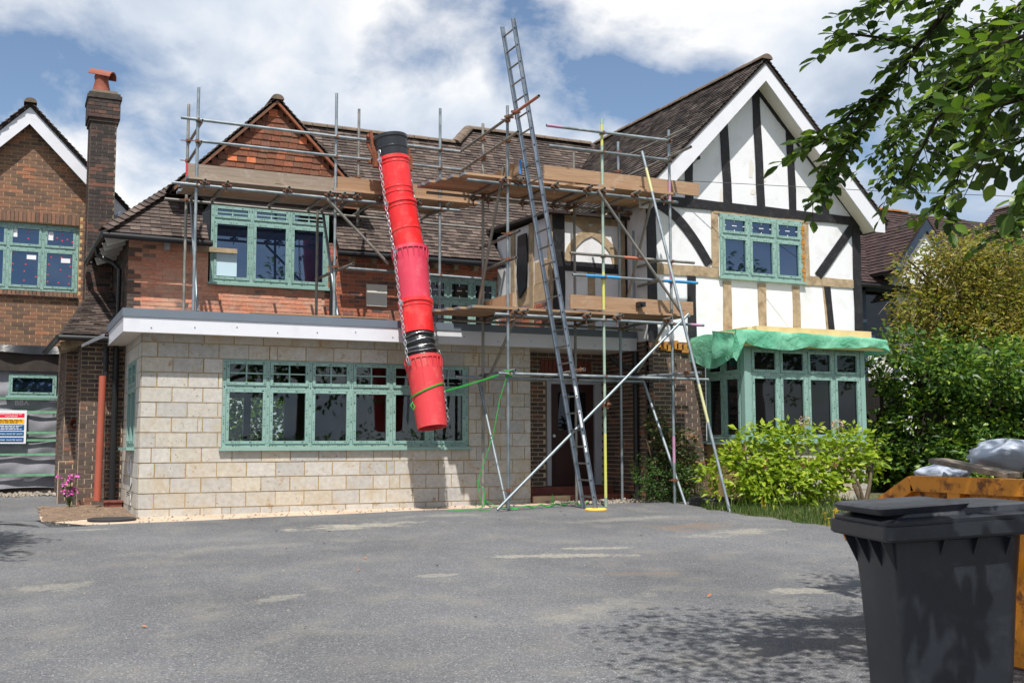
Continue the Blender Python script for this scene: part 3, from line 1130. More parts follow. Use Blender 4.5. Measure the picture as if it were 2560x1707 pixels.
def main_span(s):
    d = s * math.cos(PT)          # distance back in plan
    lo = d * 1.27
    z = 4.58 + s * math.sin(PT)
    if z > 8.14:
        return []
    hi = 11.6
    segs = [(lo, hi)] if z < 7.62 else [(7.35 + (z - 7.62) * 1.1, hi)]
    if z < 5.55:
        segs = [q for p in segs for q in intervals(p[0], p[1], [(1.66, 3.98)])]
    if z < 5.3:
        segs = [q for p in segs for q in intervals(p[0], p[1], [(7.22, 12)])]
    return segs


mb = MB()
e0 = V((1.42, 19.05, 4.56))
mb.add([e0 + UX * 0, e0 + UX * 1.6, V((3.02, 20.02, 5.6)), V((3.68, 20.83, 6.54))], [(0, 1, 2, 3)])
mb.add([V((5.42, 19.05, 4.56)), V((8.62, 19.05, 4.56)), V((8.62, 20.0, 5.62)), V((5.42, 20.0, 5.62))], [(0, 1, 2, 3)])
mb.add([V((2.63, 20.0, 5.62)), V((12.9, 20.0, 5.62)), V((12.9, 21.8, 7.62)), V((4.91, 21.8, 7.62))], [(0, 1, 2, 3)])
mb.add([V((8.75, 21.8, 7.62)), V((12.9, 21.8, 7.62)), V((12.9, 22.25, 8.12)), V((9.25, 22.25, 8.12))], [(0, 1, 2, 3)])
# back slopes close the roof
mb.add([V((4.91, 21.8, 7.62)), V((12.9, 21.8, 7.62)), V((12.9, 24.6, 4.6)), V((1.42, 24.6, 4.6))], [(0, 1, 2, 3)])
mb.add([V((9.25, 22.25, 8.12)), V((12.9, 22.25, 8.12)), V((12.9, 24.6, 5.5)), V((8.75, 24.6, 5.5))], [(0, 1, 2, 3)])
mb.add([V((8.75, 21.8, 7.62)), V((9.25, 22.25, 8.12)), V((8.75, 24.6, 5.5))], [(0, 1, 2)])
# hip end facing left
mb.add([V((1.42, 19.05, 4.56)), V((1.42, 24.6, 4.56)), V((4.91, 21.8, 7.62))], [(0, 1, 2)])
roof = obj('main_roof', mb, 'roof_underlay', H)
tiling(roof, (1.42, 19.05, 4.58), UX, SF, 11, 5.0, .168, .1, 'roof_tile', main_span, 300)
SH = V((1.27 * math.cos(PT), 0, math.sin(PT))).normalized()


def hip_span(s):
    d = s * SH.x / 1.27
    return [(d, 5.5 - d)] if 5.5 - d > d else []


tiling(roof, (1.42, 24.6, 4.58), -UY, SH, 5.5, 4.5, .168, .1, 'roof_tile_dark', hip_span, 40)
# hip (bonnet) tiles
items = []
a, b = V((1.38, 19.02, 4.60)), V((4.91, 21.8, 7.70))
t = (b - a).normalized()
side = t.cross(UZ).normalized()
nrm = side.cross(t).normalized()
for i in range(40):
    c = a + (b - a) * (i + .5) / 40
    tt = (t * math.cos(.2) - nrm * math.sin(.2))
    for sg in (-1, 1):
        sd2 = (side * sg * .85 - nrm * .5).normalized()
        items.append((c + sd2 * .06 + nrm * .06, sd2 * .07, tt * .075, sd2.cross(tt) * .008))
put_pieces(roof, 'bonnet_tile', items, 'roof_tile', 80, 'tiles')


def ridge(parent, p, q, r, mat, step=.3, name='ridge_tile', n=9):
    p, q = V(p), V(q)
    L = (q - p).length
    k = max(1, int(L / step))
    t = (q - p).normalized()
    sd_ = t.cross(UZ).normalized()
    upv = sd_.cross(t)
    for i in range(k):
        a_, b_ = p + (q - p) * (i / k), p + (q - p) * ((i + 1) / k - .012 / L)
        m_ = MB()
        vs = []
        rr = r * random.uniform(.96, 1.05)
        for c_ in (a_, b_):
            for j in range(n):
                an = math.pi * j / (n - 1)
                vs.append(c_ + sd_ * (rr * math.cos(an)) + upv * (rr * math.sin(an) * .8))
        vs += [a_ - upv * .03, b_ - upv * .03]
        fs = [(j, j + 1, n + j + 1, n + j) for j in range(n - 1)]
        fs += [tuple(range(n)), tuple(range(2 * n - 1, n - 1, -1))]
        m_.add(vs, fs)
        obj(name, m_, mat, parent)


ridge(roof, (4.91, 21.8, 7.62), (8.75, 21.8, 7.62), .115, 'ridge_tile')
ridge(roof, (8.75, 21.75, 7.62), (9.25, 22.2, 8.12), .12, 'ridge_tile', .16)
ridge(roof, (9.25, 22.22, 8.12), (12.4, 22.22, 8.12), .115, 'ridge_tile')
# gutters and eaves boards
mb = MB()
mb.tube((1.36, 19.0, 4.53), (3.14, 19.0, 4.51), .055, n=10)
mb.tube((1.36, 19.0, 4.53), (1.31, 22.2, 4.53), .055, n=10)
obj('gutter', mb, 'gutter_black', H, True)
mb = MB()
mb.tube((5.36, 19.0, 4.51), (8.68, 19.0, 4.50), .055, n=10)
obj('gutter', mb, 'gutter_black', H, True)
for i in range(5):
    y = 19.35 + i * .55
    mb = MB()
    mb.beam((1.44, y, 4.47), (1.82, y, 4.62), .14, .05, UY)
    obj('rafter_foot', mb, 'soffit_white', H)
mb = MB()
mb.path([(1.33, 20.1, 4.5), (1.36, 20.1, 4.36), (1.62, 20.0, 4.22), (1.72, 19.95, 4.1), (1.72, 19.95, 3.3)], .038, 10)
mb.box((1.62, 19.86, 3.08), (1.82, 20.04, 3.3))
obj('downpipe', mb, 'gutter_black', H)

# tile-hung gablet over the dormer window
GA, GW, GF = 4.27, 1.72, 5.55      # apex x, half width at foot, foot height
mb = MB()
mb.prism([(GA - 1.17, 19.36, 5.30), (GA + 1.17, 19.36, 5.30), (GA + GW - .15, 19.36, 5.6), (GA, 19.36, 7.20), (GA - GW + .15, 19.36, 5.6)], (0, .1, 0))
gab = obj('gablet_wall', mb, 'roof_underlay', H)
def gab_span(s):
    z = 5.42 + s
    hw = min(1.6, (7.18 - z) * .985)
    return [(1.72 - hw, 1.72 + hw)] if hw > .04 else []


tiling(gab, (GA - 1.72, 19.355, 5.42), UX, UZ, 3.44, 1.8, .168, .112, 'hung_tile', gab_span, 300, th=.012, tilt=.14)
gr = MB()
for sg in (-1, 1):
    gr.prism([(GA + sg * 1.78, 19.24, 5.50), (GA, 19.24, 7.28), (GA, 19.24, 7.24), (GA + sg * 1.78, 19.24, 5.46)], (0, 3.0, 0))
gro = obj('gablet_roof', gr, 'roof_underlay', H)
for sg in (-1, 1):
    S2 = V((-sg * 1.78, 0, 1.78)).normalized()
    O = V((GA + sg * 1.82, 19.22, 5.50))
    tiling(gro, O, UY, S2, 2.6, 2.52, .168, .1, 'roof_tile', lambda s: [(0, min(2.6, .55 + s * .75))], 110, flip=(sg < 0))
    mb = MB()
    mb.prism([(GA + sg * 1.76, 19.235, 5.50), (GA, 19.235, 7.27), (GA, 19.235, 7.21), (GA + sg * 1.76, 19.235, 5.44)], (0, .10, 0))
    obj('verge', mb, 'hung_tile', gro)
ridge(gro, (GA, 19.2, 7.28), (GA, 21.4, 7.28), .115, 'ridge_tile')
# black membrane on the dormer cheek
mb = MB()
mb.add([V((3.13, 19.3, 5.3)), V((3.0, 19.32, 5.1)), V((3.06, 19.3, 4.75)), V((3.14, 19.31, 4.6)), V((3.15, 19.36, 5.3))], [(0, 1, 2, 3, 4)])
obj('cheek_membrane', mb, 'dpm_black', H)

# ---- entrance recess under the flat roof
porch = masonry(H, 'porch_wall', 'brick', (8.23, 17.8, 0), UX, NF, 1.99, 2.72, .225, .0755, .013, 'brick_dark', 'mortar_dark',
                openings=[(.72, 1.88, .26, 2.2), (.62, 1.7, 2.28, 2.6)], max_ind=220)
items = []
for i in range(13):
    items.append((V((8.88 + i * .082, 17.80, 2.44)), UX * .036, UY * .02, UZ * .15))
put_pieces(porch, 'soldier_brick', items, 'red_tile', 20, 'brickwork')
mb = MB()
mb.box((8.84, 17.83, 2.2), (9.95, 17.86, 2.7))
mb.box((8.9, 17.84, .2), (10.15, 17.86, 2.25))
obj('porch_backing', mb, 'beam_dark', H)
dm = MB()
dm.box((9.04, 17.79, .30), (9.94, 17.83, 2.15))
door = obj('front_door', dm, 'door_wood', H)
for (a, b, c, d) in ((9.12, 9.45, .45, .95), (9.53, 9.86, .45, .95), (9.12, 9.45, 1.1, 1.2), (9.53, 9.86, 1.1, 1.2)):
    m_ = MB()
    m_.box((a, 17.78, c), (b, 17.789, d))
    obj('panel', m_, 'door_wood', door)
m_ = MB()
m_.box((9.2, 17.782, 1.3), (9.78, 17.789, 2.0))
obj('pane', m_, 'glass', door)
m_ = MB()
m_.tube((9.1, 17.75, 1.2), (9.1, 17.79, 1.2), .03, n=10)
obj('door_knob', m_, 'chain_steel', door)
mb = MB()
mb.box((8.95, 17.74, .30), (9.035, 17.83, 2.15))
mb.box((9.945, 17.74, .30), (10.09, 17.83, 2.15))
mb.box((8.95, 17.742, 2.15), (10.09, 17.83, 2.21))
obj('door_frame', mb, 'white_paint', H)
mb = MB()
mb.box((8.24, 16.9, -.05), (10.2, 17.79, .17))
mb.box((8.5, 17.5, .17), (10.2, 17.79, .29))
stp = obj('porch_step', mb, 'red_tile', H)
mb = MB()
mb.box((8.24, 16.86, -.05), (8.95, 16.9, .165))
obj('step_riser', mb, 'steps_render', stp)
items = []
for i in range(15):
    items.append((V((9.0 + i * .08, 16.885, .07)), UX * .035, UY * .02, UZ * .1))
put_pieces(stp, 'step_brick', items, 'red_tile', 30, 'brickwork')

# ---- ground floor of the timbered wing: dark stock brick with a bay window
wing = masonry(H, 'wing_wall', 'brick', (10.22, 16.3, 0), UX, NF, 4.9, 2.86, .225, .0755, .013, 'brick_dark', 'mortar_dark',
               openings=[(1.2, 3.84, .9, 2.75)], max_ind=300)
masonry(H, 'wing_side_wall', 'brick', (10.22, 17.8, 0), -UY, NL, 1.5, 2.86, .225, .0755, .013, 'brick_dark', 'mortar_dark', max_ind=100)
mb = MB()
mb.path([(10.15, 16.62, 2.68), (10.15, 16.62, .05)], .05, 10)
mb.path([(9.75, 16.8, 2.6), (9.9, 16.75, 2.45), (10.15, 16.62, 2.35)], .05, 8)
obj('downpipe', mb, 'gutter_black', H, True)
mb = MB()
for i in range(7):
    x = 10.42 + i * .11
    mb.obox((x, 16.28, 2.80 - .03 * (i % 3)), (.07, 0, 0), (0, .035, 0), (0, 0, .055 + .02 * (i % 2)))
obj('rotten_sill_plate', mb, 'foam', H)

# bay window: base of old blocks and bricks, green frames, half-built flat roof
BX0, BX1, BY, BYW = 11.42, 14.06, 15.15, 16.3
masonry(H, 'bay_base', 'block', (BX0, BY + .03, 0), UX, NF, BX1 - BX0 + .05, .62, .45, .225, .012, 'block', 'block_mortar', max_ind=40, proud=.006, rest='blockwork')
masonry(H, 'bay_base', 'brick', (BX0, BY + .03, .62), UX, NF, BX1 - BX0 + .05, .17, .225, .075, .01, 'red_tile', 'mortar_dark', max_ind=60, proud=.006)
masonry(H, 'bay_base', 'block', (BX0, BY + .03, .79), UX, NF, BX1 - BX0 + .05, .26, .45, .225, .012, 'block', 'block_mortar', max_ind=20, proud=.006, rest='blockwork')
mb = MB()
mb.box((BX0, BY + .13, 0), (BX0 + .1, BYW, 1.05))
mb.box((BX1 - .05, BY + .13, 0), (BX1 + .05, BYW, 1.05))
obj('bay_side_base', mb, 'block_mortar', H)
window(H, (BX0 + .1, BY, 1.10), UX, NF, BX1 - BX0 - .16, 1.62, 4, 1.14, None, 'glass', .08, label='front of the green bay window')
window(H, (BX0, BYW - .02, 1.10), -UY, NL, BYW - BY - .1, 1.62, 2, 1.14, None, 'glass', .08, label='left side of the green bay window')
window(H, (BX1 + .02, BY + .1, 1.10), UY, V((1, 0, 0)), BYW - BY - .12, 1.62, 2, 1.14, None, 'glass', .05, label='right side of the green bay window')
mb = MB()
mb.box((BX0 - .01, BY - .012, 1.10), (BX0 + .12, BY + .09, 2.75))
mb.box((BX1 - .08, BY - .012, 1.10), (BX1 + .02, BY + .09, 2.75))
obj('bay_corner_post', mb, 'green_bar', H)
mb = MB()
mb.box((BX0 - .02, BY - .02, 2.72), (BX1 + .04, BYW, 2.82))
obj('bay_head', mb, 'green_bar', H)
mb = MB()
mb.box((BX0 - .22, BY - .15, 2.80), (BX1 + .32, BYW, 2.86))
mb.box((BX0 - .22, BY - .18, 2.70), (BX1 + .34, BY - .151, 2.86))
obj('bay_roof_joist', mb, 'new_pine', H)
mb = MB()
mb.box((BX0 + .2, BY - .10, 2.90), (BX1 + .12, BY + .02, 3.06))
mb.box((BX0 + .1, BY + .02, 2.90), (BX0 + .2, BYW - .1, 3.05))
obj('bay_roof_kerb', mb, 'new_pine', H)
mb = MB()
mb.box((BX0 + 1.0, BYW - .25, 2.95), (BX0 + 1.35, BYW - .06, 3.17))
obj('loose_block', mb, 'block', H)

# ---- timbered upper storey of the wing
XA, ZA = 12.67, 8.02
mb = MB()
mb.prism([(10.22, 16.3, 2.86), (15.12, 16.3, 2.86), (15.12, 16.3, 5.55), (XA, 16.3, ZA), (10.22, 16.3, 5.55)], (0, 6.0, 0))
tw = obj('wing_plaster', mb, 'plaster', H)


def timber(p, q, w, mat, d=.03, y=16.3, parent=None, nm='timber'):
    """timber on a front wall, standing proud by d, with a little unevenness"""
    m_ = MB()
    p, q = V((p[0], y - d / 2 + .01, p[1])), V((q[0], y - d / 2 + .01, q[1]))
    k = max(2, int((q - p).length / .35))
    t = (q - p)
    sdv = t.normalized().cross(UY).normalized()
    vs, fs = [], []
    for i in range(k + 1):
        c = p + t * (i / k)
        w0 = w / 2 + random.uniform(-.009, .009)
        w1 = w / 2 + random.uniform(-.009, .009)
        vs += [c - sdv * w0 - UY * (d / 2), c + sdv * w1 - UY * (d / 2), c + sdv * w1 + UY * (d / 2), c - sdv * w0 + UY * (d / 2)]
    for i in range(k):
        b_ = i * 4
        fs += [(b_ + j, b_ + (j + 1) % 4, b_ + 4 + (j + 1) % 4, b_ + 4 + j) for j in range(4)]
    fs += [(3, 2, 1, 0), (k * 4, k * 4 + 1, k * 4 + 2, k * 4 + 3)]
    m_.add(vs, fs)
    return obj(nm, m_, mat, parent or tw)


def curved(pts, w, mat, d=.03, y=16.3, parent=None):
    m_ = MB()
    P = [V((a, y - d / 2 + .01, b)) for a, b in pts]
    # catmull-rom
    Q = []
    for i in range(len(P) - 1):
        p0, p1, p2, p3 = P[max(i - 1, 0)], P[i], P[i + 1], P[min(i + 2, len(P) - 1)]
        for k in range(8):
            t = k / 8
            Q.append(.5 * ((2 * p1) + (p2 - p0) * t + (2 * p0 - 5 * p1 + 4 * p2 - p3) * t * t + (3 * p1 - p0 - 3 * p2 + p3) * t ** 3))
    Q.append(P[-1])
    vs, fs = [], []
    for i, c in enumerate(Q):
        t = (Q[min(i + 1, len(Q) - 1)] - Q[max(i - 1, 0)]).normalized()
        sdv = t.cross(UY).normalized()
        vs += [c - sdv * w / 2 - UY * (d / 2), c + sdv * w / 2 - UY * (d / 2), c + sdv * w / 2 + UY * (d / 2), c - sdv * w / 2 + UY * (d / 2)]
    k = len(Q) - 1
    for i in range(k):
        b_ = i * 4
        fs += [(b_ + j, b_ + (j + 1) % 4, b_ + 4 + (j + 1) % 4, b_ + 4 + j) for j in range(4)]
    fs += [(3, 2, 1, 0), (k * 4, k * 4 + 1, k * 4 + 2, k * 4 + 3)]
    m_.add(vs, fs)
    return obj('curved_brace', m_, mat, parent or tw)


BT = 'black_timber'
timber((10.24, 5.40), (15.10, 5.39), .17, BT, .045)                      # storey beam
timber((10.315, 2.87), (10.315, 5.32), .19, BT, .04)                     # corner posts
timber((15.035, 2.87), (15.035, 5.31), .19, BT, .04)
timber((11.14, 5.48), (11.14, 6.25), .17, BT, .03)                       # gable studs
timber((11.99, 5.48), (11.93, 7.05), .18, BT, .032)
timber((12.75, 5.48), (12.68, 7.80), .17, BT, .033)
timber((13.50, 5.48), (13.46, 7.15), .17, BT, .031)
timber((14.30, 5.48), (14.29, 6.4), .16, BT, .03)
timber((12.75, 7.78), (15.06, 5.5), .2, BT, .038)                        # inner rafters
timber((12.59, 7.78), (10.28, 5.5), .2, BT, .038)
curved([(10.42, 5.36), (10.85, 5.12), (11.22, 4.75), (11.55, 4.30)], .17, BT, .032)
timber((14.98, 5.30), (14.06, 4.24), .17, BT, .034)                      # straight brace
timber((10.42, 4.16), (11.76, 4.16), .19, 'oak', .03)                    # mid rails, stripped
timber((13.74, 4.14), (14.94, 4.14), .17, 'oak', .03)
timber((11.69, 4.26), (11.69, 5.30), .15, 'oak', .028)                   # window posts
timber((13.79, 4.05), (13.79, 5.30), .14, 'oak', .028)
timber((11.66, 5.305), (13.84, 5.285), .07, 'oak', .036)
timber((11.15, 2.88), (11.15, 4.06), .18, BT, .031)
timber((11.93, 2.88), (11.93, 4.02), .18, 'oak', .029)
timber((12.72, 2.88), (12.72, 4.02), .17, 'oak', .029)
timber((13.52, 2.88), (13.52, 4.02), .17, 'oak', .029)
timber((14.39, 2.88), (14.27, 4.05), .15, BT, .031)
timber((14.30, 2.88), (14.19, 4.05), .05, 'oak', .022)
# cracked patches where render has come away beside the studs
for (x, z, w, h) in ((12.55, 6.2, .06, .35), (12.86, 6.1, .05, .25), (12.58, 5.75, .07, .1), (11.85, 5.6, .04, .3)):
    m_ = MB()
    m_.add([V((x - w, 16.296, z - h / 2)), V((x + w * .4, 16.296, z - h * .55)), V((x + w, 16.296, z)), V((x + w * .3, 16.296, z + h * .5)), V((x - w * .7, 16.296, z + h * .3))], [(0, 1, 2, 3, 4)])
    obj('broken_render', m_, 'soffit_white', tw)
window(H, (11.79, 16.27, 4.10), UX, NF, 1.90, 1.17, 3, .78, 'bits', 'glass_sky_tint', .04, label='upper green window in the half-timbered gable')
mb = MB()
for i in range(12):
    mb.obox((13.705, 16.285, 4.15 + i * .09), (.02 + .012 * (i % 3), 0, 0), (0, .02, 0), (0, 0, .04))
obj('expanding_foam', mb, 'foam', H)

# bargeboards, soffit and roof of the wing
BYF = 15.95
XE, ZE = 2.80, 5.36
for sg in (-1, 1):
    mb = MB()
    mb.prism([(XA, BYF, 8.14), (XA + sg * XE, BYF, ZE), (XA + sg * XE, BYF, ZE - .22), (XA + sg * (XE - .24), BYF, ZE - .22), (XA, BYF, 7.80)], (0, .025, 0))
    obj('bargeboard', mb, 'white_upvc', H)
    mb = MB()
    mb.prism([(XA, BYF + .025, 7.82), (XA + sg * (XE - .22), BYF + .025, ZE - .20), (XA + sg * (XE - .22), BYF + .025, ZE - .18), (XA, BYF + .025, 7.84)], (0, .34, 0))
    obj('barge_soffit', mb, 'soffit_white', H)
mb = MB()
for sg in (-1, 1):
    mb.prism([(XA + sg * (XE + .06), BYF - .02, ZE - .02), (XA, BYF - .02, 8.18), (XA, BYF - .02, 8.13), (XA + sg * (XE + .06), BYF - .02, ZE - .07)], (0, 7.5, 0))
wr = obj('wing_roof', mb, 'roof_underlay', H)
SW = V((XE, 0, 8.18 - ZE)).normalized()
SLW = math.hypot(XE + .06, 8.18 - ZE)
tiling(wr, (XA - XE - .06, BYF - .04 + 7.0, ZE - .02), -UY, SW, 7.0, SLW, .168, .1, 'roof_tile_dark', None, 300, flip=False)
SW2 = V((-XE, 0, 8.18 - ZE)).normalized()
tiling(wr, (XA + XE + .06, BYF - .04, ZE - .02), UY, SW2, 1.0, SLW, .168, .1, 'roof_tile_dark', None, 60, flip=False)
ridge(wr, (XA, BYF - .06, 8.20), (XA, 22.6, 8.20), .12, 'ridge_tile')
mb = MB()
mb.tube((XA + XE + .1, BYF + .1, ZE - .08), (XA + XE + .1, 19, ZE - .08), .055, n=10)
mb.beam((15.12, 16.0, 5.42), (15.42, 16.0, 5.30), .12, .06, UY)
obj('gutter', mb, 'gutter_black', H)

# ---- stripped timber box over the porch, left of the wing
XL, YX = 8.70, 17.0
mb = MB()
mb.box((XL + .01, YX, 3.03), (10.22, 19.4, 5.12))
xb = obj('porch_chamber', mb, 'plaster', H)
kw = dict(y=YX, parent=xb)
timber((XL + .125, 3.05), (XL + .125, 5.12), .23, BT, .035, **kw)
timber((10.125, 3.05), (10.125, 5.12), .16, 'oak', .035, **kw)
timber((10.21, 3.05), (10.21, 5.12), .05, BT, .05, **kw)
timber((8.92, 4.21), (10.05, 4.21), .17, BT, .03, **kw)
timber((9.48, 3.05), (9.48, 4.13), .15, 'oak', .028, **kw)
timber((8.92, 5.07), (10.05, 5.07), .12, 'oak', .028, **kw)
curved([(8.99, 4.30), (9.08, 4.55), (9.28, 4.76), (9.50, 4.88), (9.75, 5.08), (9.88, 5.2)], .15, 'oak', .030, **kw)
curved([(10.0, 4.30), (9.92, 4.55), (9.70, 4.76), (9.46, 4.88), (9.2, 5.05), (9.05, 5.2)], .15, 'oak', .026, **kw)
# its weathered left side
def side_panel(y0, y1, z0, z1, mat, d=.02, nm='timber'):
    m_ = MB()
    m_.box((XL + .01 - d, y0, z0), (XL + .012, y1, z1))
    return obj(nm, m_, mat, xb)


side_panel(17.0, 17.14, 3.05, 5.12, 'oak', .035)
side_panel(17.75, 17.92, 3.05, 5.12, 'oak', .03)
side_panel(18.55, 18.72, 3.4, 5.12, 'oak', .03)
m_ = MB()
m_.add([V((XL - .06, 17.95, 4.95)), V((XL - .06, 18.32, 4.95)), V((XL - .05, 18.40, 4.2)), V((XL - .05, 18.30, 3.75)), V((XL - .05, 17.98, 3.95)), V((XL - .05, 17.93, 4.4))], [(0, 1, 2, 3, 4, 5)])
m_.add([V((XL - .04, 17.95, 4.95)), V((XL - .04, 18.32, 4.95)), V((XL - .03, 18.40, 4.2)), V((XL - .03, 18.30, 3.75)), V((XL - .03, 17.98, 3.95)), V((XL - .03, 17.93, 4.4))], [(5, 4, 3, 2, 1, 0)])
obj('hanging_felt', m_, 'dpm_black', xb)
side_panel(17.15, 18.5, 3.62, 3.95, 'steps_render', .012, 'bare_render')
m_ = side_panel(17.2, 17.7, 3.95, 4.35, 'steps_render', .014, 'bare_render')
masonry(xb, 'side_brickwork', 'brick', (XL - .005, 19.3, 3.03), -UY, NL, 2.15, .58, .225, .0755, .013, 'brick_dark', 'mortar_red', max_ind=50, thick=.02, proud=.006) if False else None
items = []
for r in range(7):
    for k in range(9):
        y = 19.2 - k * .235 - (.11 if r % 2 else 0)
        if y > 17.25:
            items.append((V((XL + .005, y, 3.08 + r * .078)), UY * .107, UX * .012, UZ * .033))
put_pieces(xb, 'brick', items, 'brick_orange' if False else 'brick_red', 80, 'brickwork')
m_ = MB()
m_.prism([(XL - .15, 16.85, 5.12), (10.3, 16.85, 5.12), (10.3, 19.6, 5.25), (XL - .15, 19.6, 5.25)], (0, 0, .05))
obj('chamber_roof', m_, 'roof_underlay', xb)

# ------------------------------------------------------------------ garage wing on the left
GWY = 23.3
GX = .23                                   # gable centre line
Gh = thing('garage_wing', (0, 25, .1), 'brown brick gabled garage wing with tall chimney left of the extension', 'house')


def gw_span(z):
    zz = 3.0 + z
    hw = min(2.6, (7.42 - zz) * 1.02 + .12)
    return (max(-2.6, -hw) + GX + 3.0, min(1.12, hw) + GX + 3.0)


gwall = masonry(Gh, 'gable_wall', 'brick', (-3.0, GWY, 3.0), UX, NF, 6, 4.5, .225, .0755, .0115, 'brick_brown', 'mortar_yellow',
                openings=[(1.6, 4.23, .98, 2.66)], span=gw_span, max_ind=300)
items = []
for i in range(36):
    x = -1.40 + .075 * i + .037
    if x < 1.23:
        items.append((V((x, GWY + .005, 5.555)), UX * .0325, UY * .03, UZ * .103))
put_pieces(gwall, 'soldier_brick', items, 'brick_brown', 60, 'brickwork')
items = []
for i in range(36):
    x = -1.40 + .075 * i + .037
    if x < 1.25:
        items.append((V((x, GWY - .02, 4.03)), UX * .0325, UY * .06, UZ * .045))
put_pieces(gwall, 'sill_brick', items, 'brick_brown', 60, 'brickwork')
mb = MB()
mb.box((-1.4, GWY + .004, 5.44), (1.235, GWY + .085, 5.665))
obj('soldier_backing', mb, 'mortar_yellow', Gh)
mb = MB()
mb.box((-1.4, GWY + .09, 4.0), (1.23, GWY + .12, 5.6))
obj('opening_back', mb, 'beam_dark', Gh)
gw = window(Gh, (-1.36, GWY + .06, 4.10), UX, NF, 2.58, 1.33, 4, .85, None, 'glass_sky_tint', 0, label='green window with red dots and labels on the glass')
# stickers and red setting-dots on the panes
def dot(x, z, w=.012, h=.012, mat='sticker_red', nm='red_dot'):
    m_ = MB()
    m_.box((x - w, GWY + .078, z - h), (x + w, GWY + .0835, z + h))
    obj(nm, m_, mat, gw)


for (px, pz, w, h) in ((.105, 5.24, .045, .085), (.76, 5.22, .045, .085), (.42, 4.77, .085, .045), (1.05, 4.74, .085, .045)):
    dot(px - .06, pz, w, h, 'sticker_white', 'window_label')
for k, (px, pz) in enumerate(((.05, 4.83), (.52, 4.84), (.05, 4.62), (.28, 4.62), (.04, 4.49), (.26, 4.48), (.47, 4.38), (.26, 4.30), (.31, 5.28), (.31, 5.14), (.74, 4.80), (.93, 4.80), (1.1, 4.78),
                              (.70, 4.65), (1.1, 4.63), (.92, 4.55), (.69, 4.44), (1.09, 4.43), (.69, 4.30), (.89, 4.29), (1.09, 4.28), (.84, 5.19), (1.03, 5.17), (.93, 5.14), (1.12, 5.13), (.93, 5.26))):
    dot(px - .02, pz)
# bargeboards and roof
for sg in (-1, 1):
    mb = MB()
    mb.prism([(GX, GWY - .22, 7.72), (GX + sg * 2.4, GWY - .22, 5.24), (GX + sg * 2.4, GWY - .22, 4.90), (GX, GWY - .22, 7.38)], (0, .03, 0))
    obj('bargeboard', mb, 'white_upvc', Gh)
mb = MB()
for sg in (-1, 1):
    mb.prism([(GX + sg * 2.5, GWY - .26, 5.22), (GX, GWY - .26, 7.80), (GX, GWY - .26, 7.74), (GX + sg * 2.5, GWY - .26, 5.16)], (0, 6, 0))
grf = obj('garage_roof', mb, 'roof_underlay', Gh)
S2 = V((2.5, 0, 2.58)).normalized()
tiling(grf, (GX - 2.5, GWY - .3 + 1.2, 5.22), -UY, S2, 1.2, 3.59, .168, .1, 'roof_tile', None, 70)
S3 = V((-2.5, 0, 2.58)).normalized()
tiling(grf, (GX + 2.5, GWY - .3, 5.22), UY, S3, 3.2, 3.59, .168, .1, 'roof_tile', None, 140)
ridge(grf, (GX, GWY - .32, 7.79), (GX, GWY + 4, 7.79), .12, 'ridge_tile')

# chimney stack
ch = MB()
CX0, CX1, CY0, CY1 = 1.31, 1.79, 22.3, 22.95
ch.box((CX0, CY0, 2.6), (CX1, CY1, 8.0))
chim = obj('chimney', ch, 'mortar_sooty', Gh)


def stack(x0, x1, y0, y1, z0, z1, proud, mat):
    it = []
    r = 0
    z = z0
    while z < z1 - .03:
        u = x0 - (.1125 if r % 2 else 0)
        while u < x1:
            a, b = max(u, x0) + .005, min(u + .225, x1) - .005
            if b - a > .03:
                it.append((V(((a + b) / 2, y0 - proud / 2 + .02, z + .0375)), UX * ((b - a) / 2), UY * (.02 + proud / 2), UZ * .0325))
            u += .225
        u = y0 - (0 if r % 2 else .1125)
        while u < y1:
            a, b = max(u, y0) + .005, min(u + .225, y1) - .005
            if b - a > .03:
                it.append((V((x0 - proud / 2 + .02, (a + b) / 2, z + .0375)), UX * (.02 + proud / 2), UY * ((b - a) / 2), UZ * .0325))
            u += .225
        z += .0755
        r += 1
    return it


its = stack(CX0, CX1, CY0, CY1, 3.2, 7.36, .008, 'brick_sooty')
put_pieces(chim, 'brick', its, 'brick_sooty', 290, 'brickwork')
mb = MB()
mb.box((CX0 - .03, CY0 - .03, 7.36), (CX1 + .03, CY1 + .03, 7.43))
mb.box((CX0 - .055, CY0 - .055, 7.432), (CX1 + .055, CY1 + .055, 7.82))
mb.box((CX0 - .08, CY0 - .08, 7.822), (CX1 + .08, CY1 + .08, 7.89))
mb.box((CX0 - .05, CY0 - .05, 7.892), (CX1 + .05, CY1 + .05, 7.94))
obj('chimney_cap', mb, 'cap_dark', chim)
its = stack(CX0 - .055, CX1 + .055, CY0 - .055, CY1 + .055, 7.435, 7.80, .008, 'brick_sooty') + stack(CX0 - .03, CX1 + .03, CY0 - .03, CY1 + .03, 7.36, 7.42, .004, 'brick_sooty')
put_pieces(chim, 'cap_brick', its, 'brick_sooty', 80, 'brickwork')
mb = MB()
PC = V((1.50, 22.55, 7.93))
mb.lathe(PC, UZ, [(0, .18), (.06, .178), (.14, .165), (.34, .125), (.38, .14), (.42, .14), (.42, .11), (.1, .11)], 20)
pot = obj('chimney_pot', mb, 'terracotta', chim, True)
m_ = MB()
vs, fs = [], []
nn = 12
for i, yy in enumerate((-.22, .22)):
    for j in range(nn):
        an = math.pi * (.02 + .96 * j / (nn - 1))
        for r_ in (.155, .13):
            vs.append(PC + V((r_ * math.cos(an) * 1.05, yy, .40 + r_ * math.sin(an) * .95)))
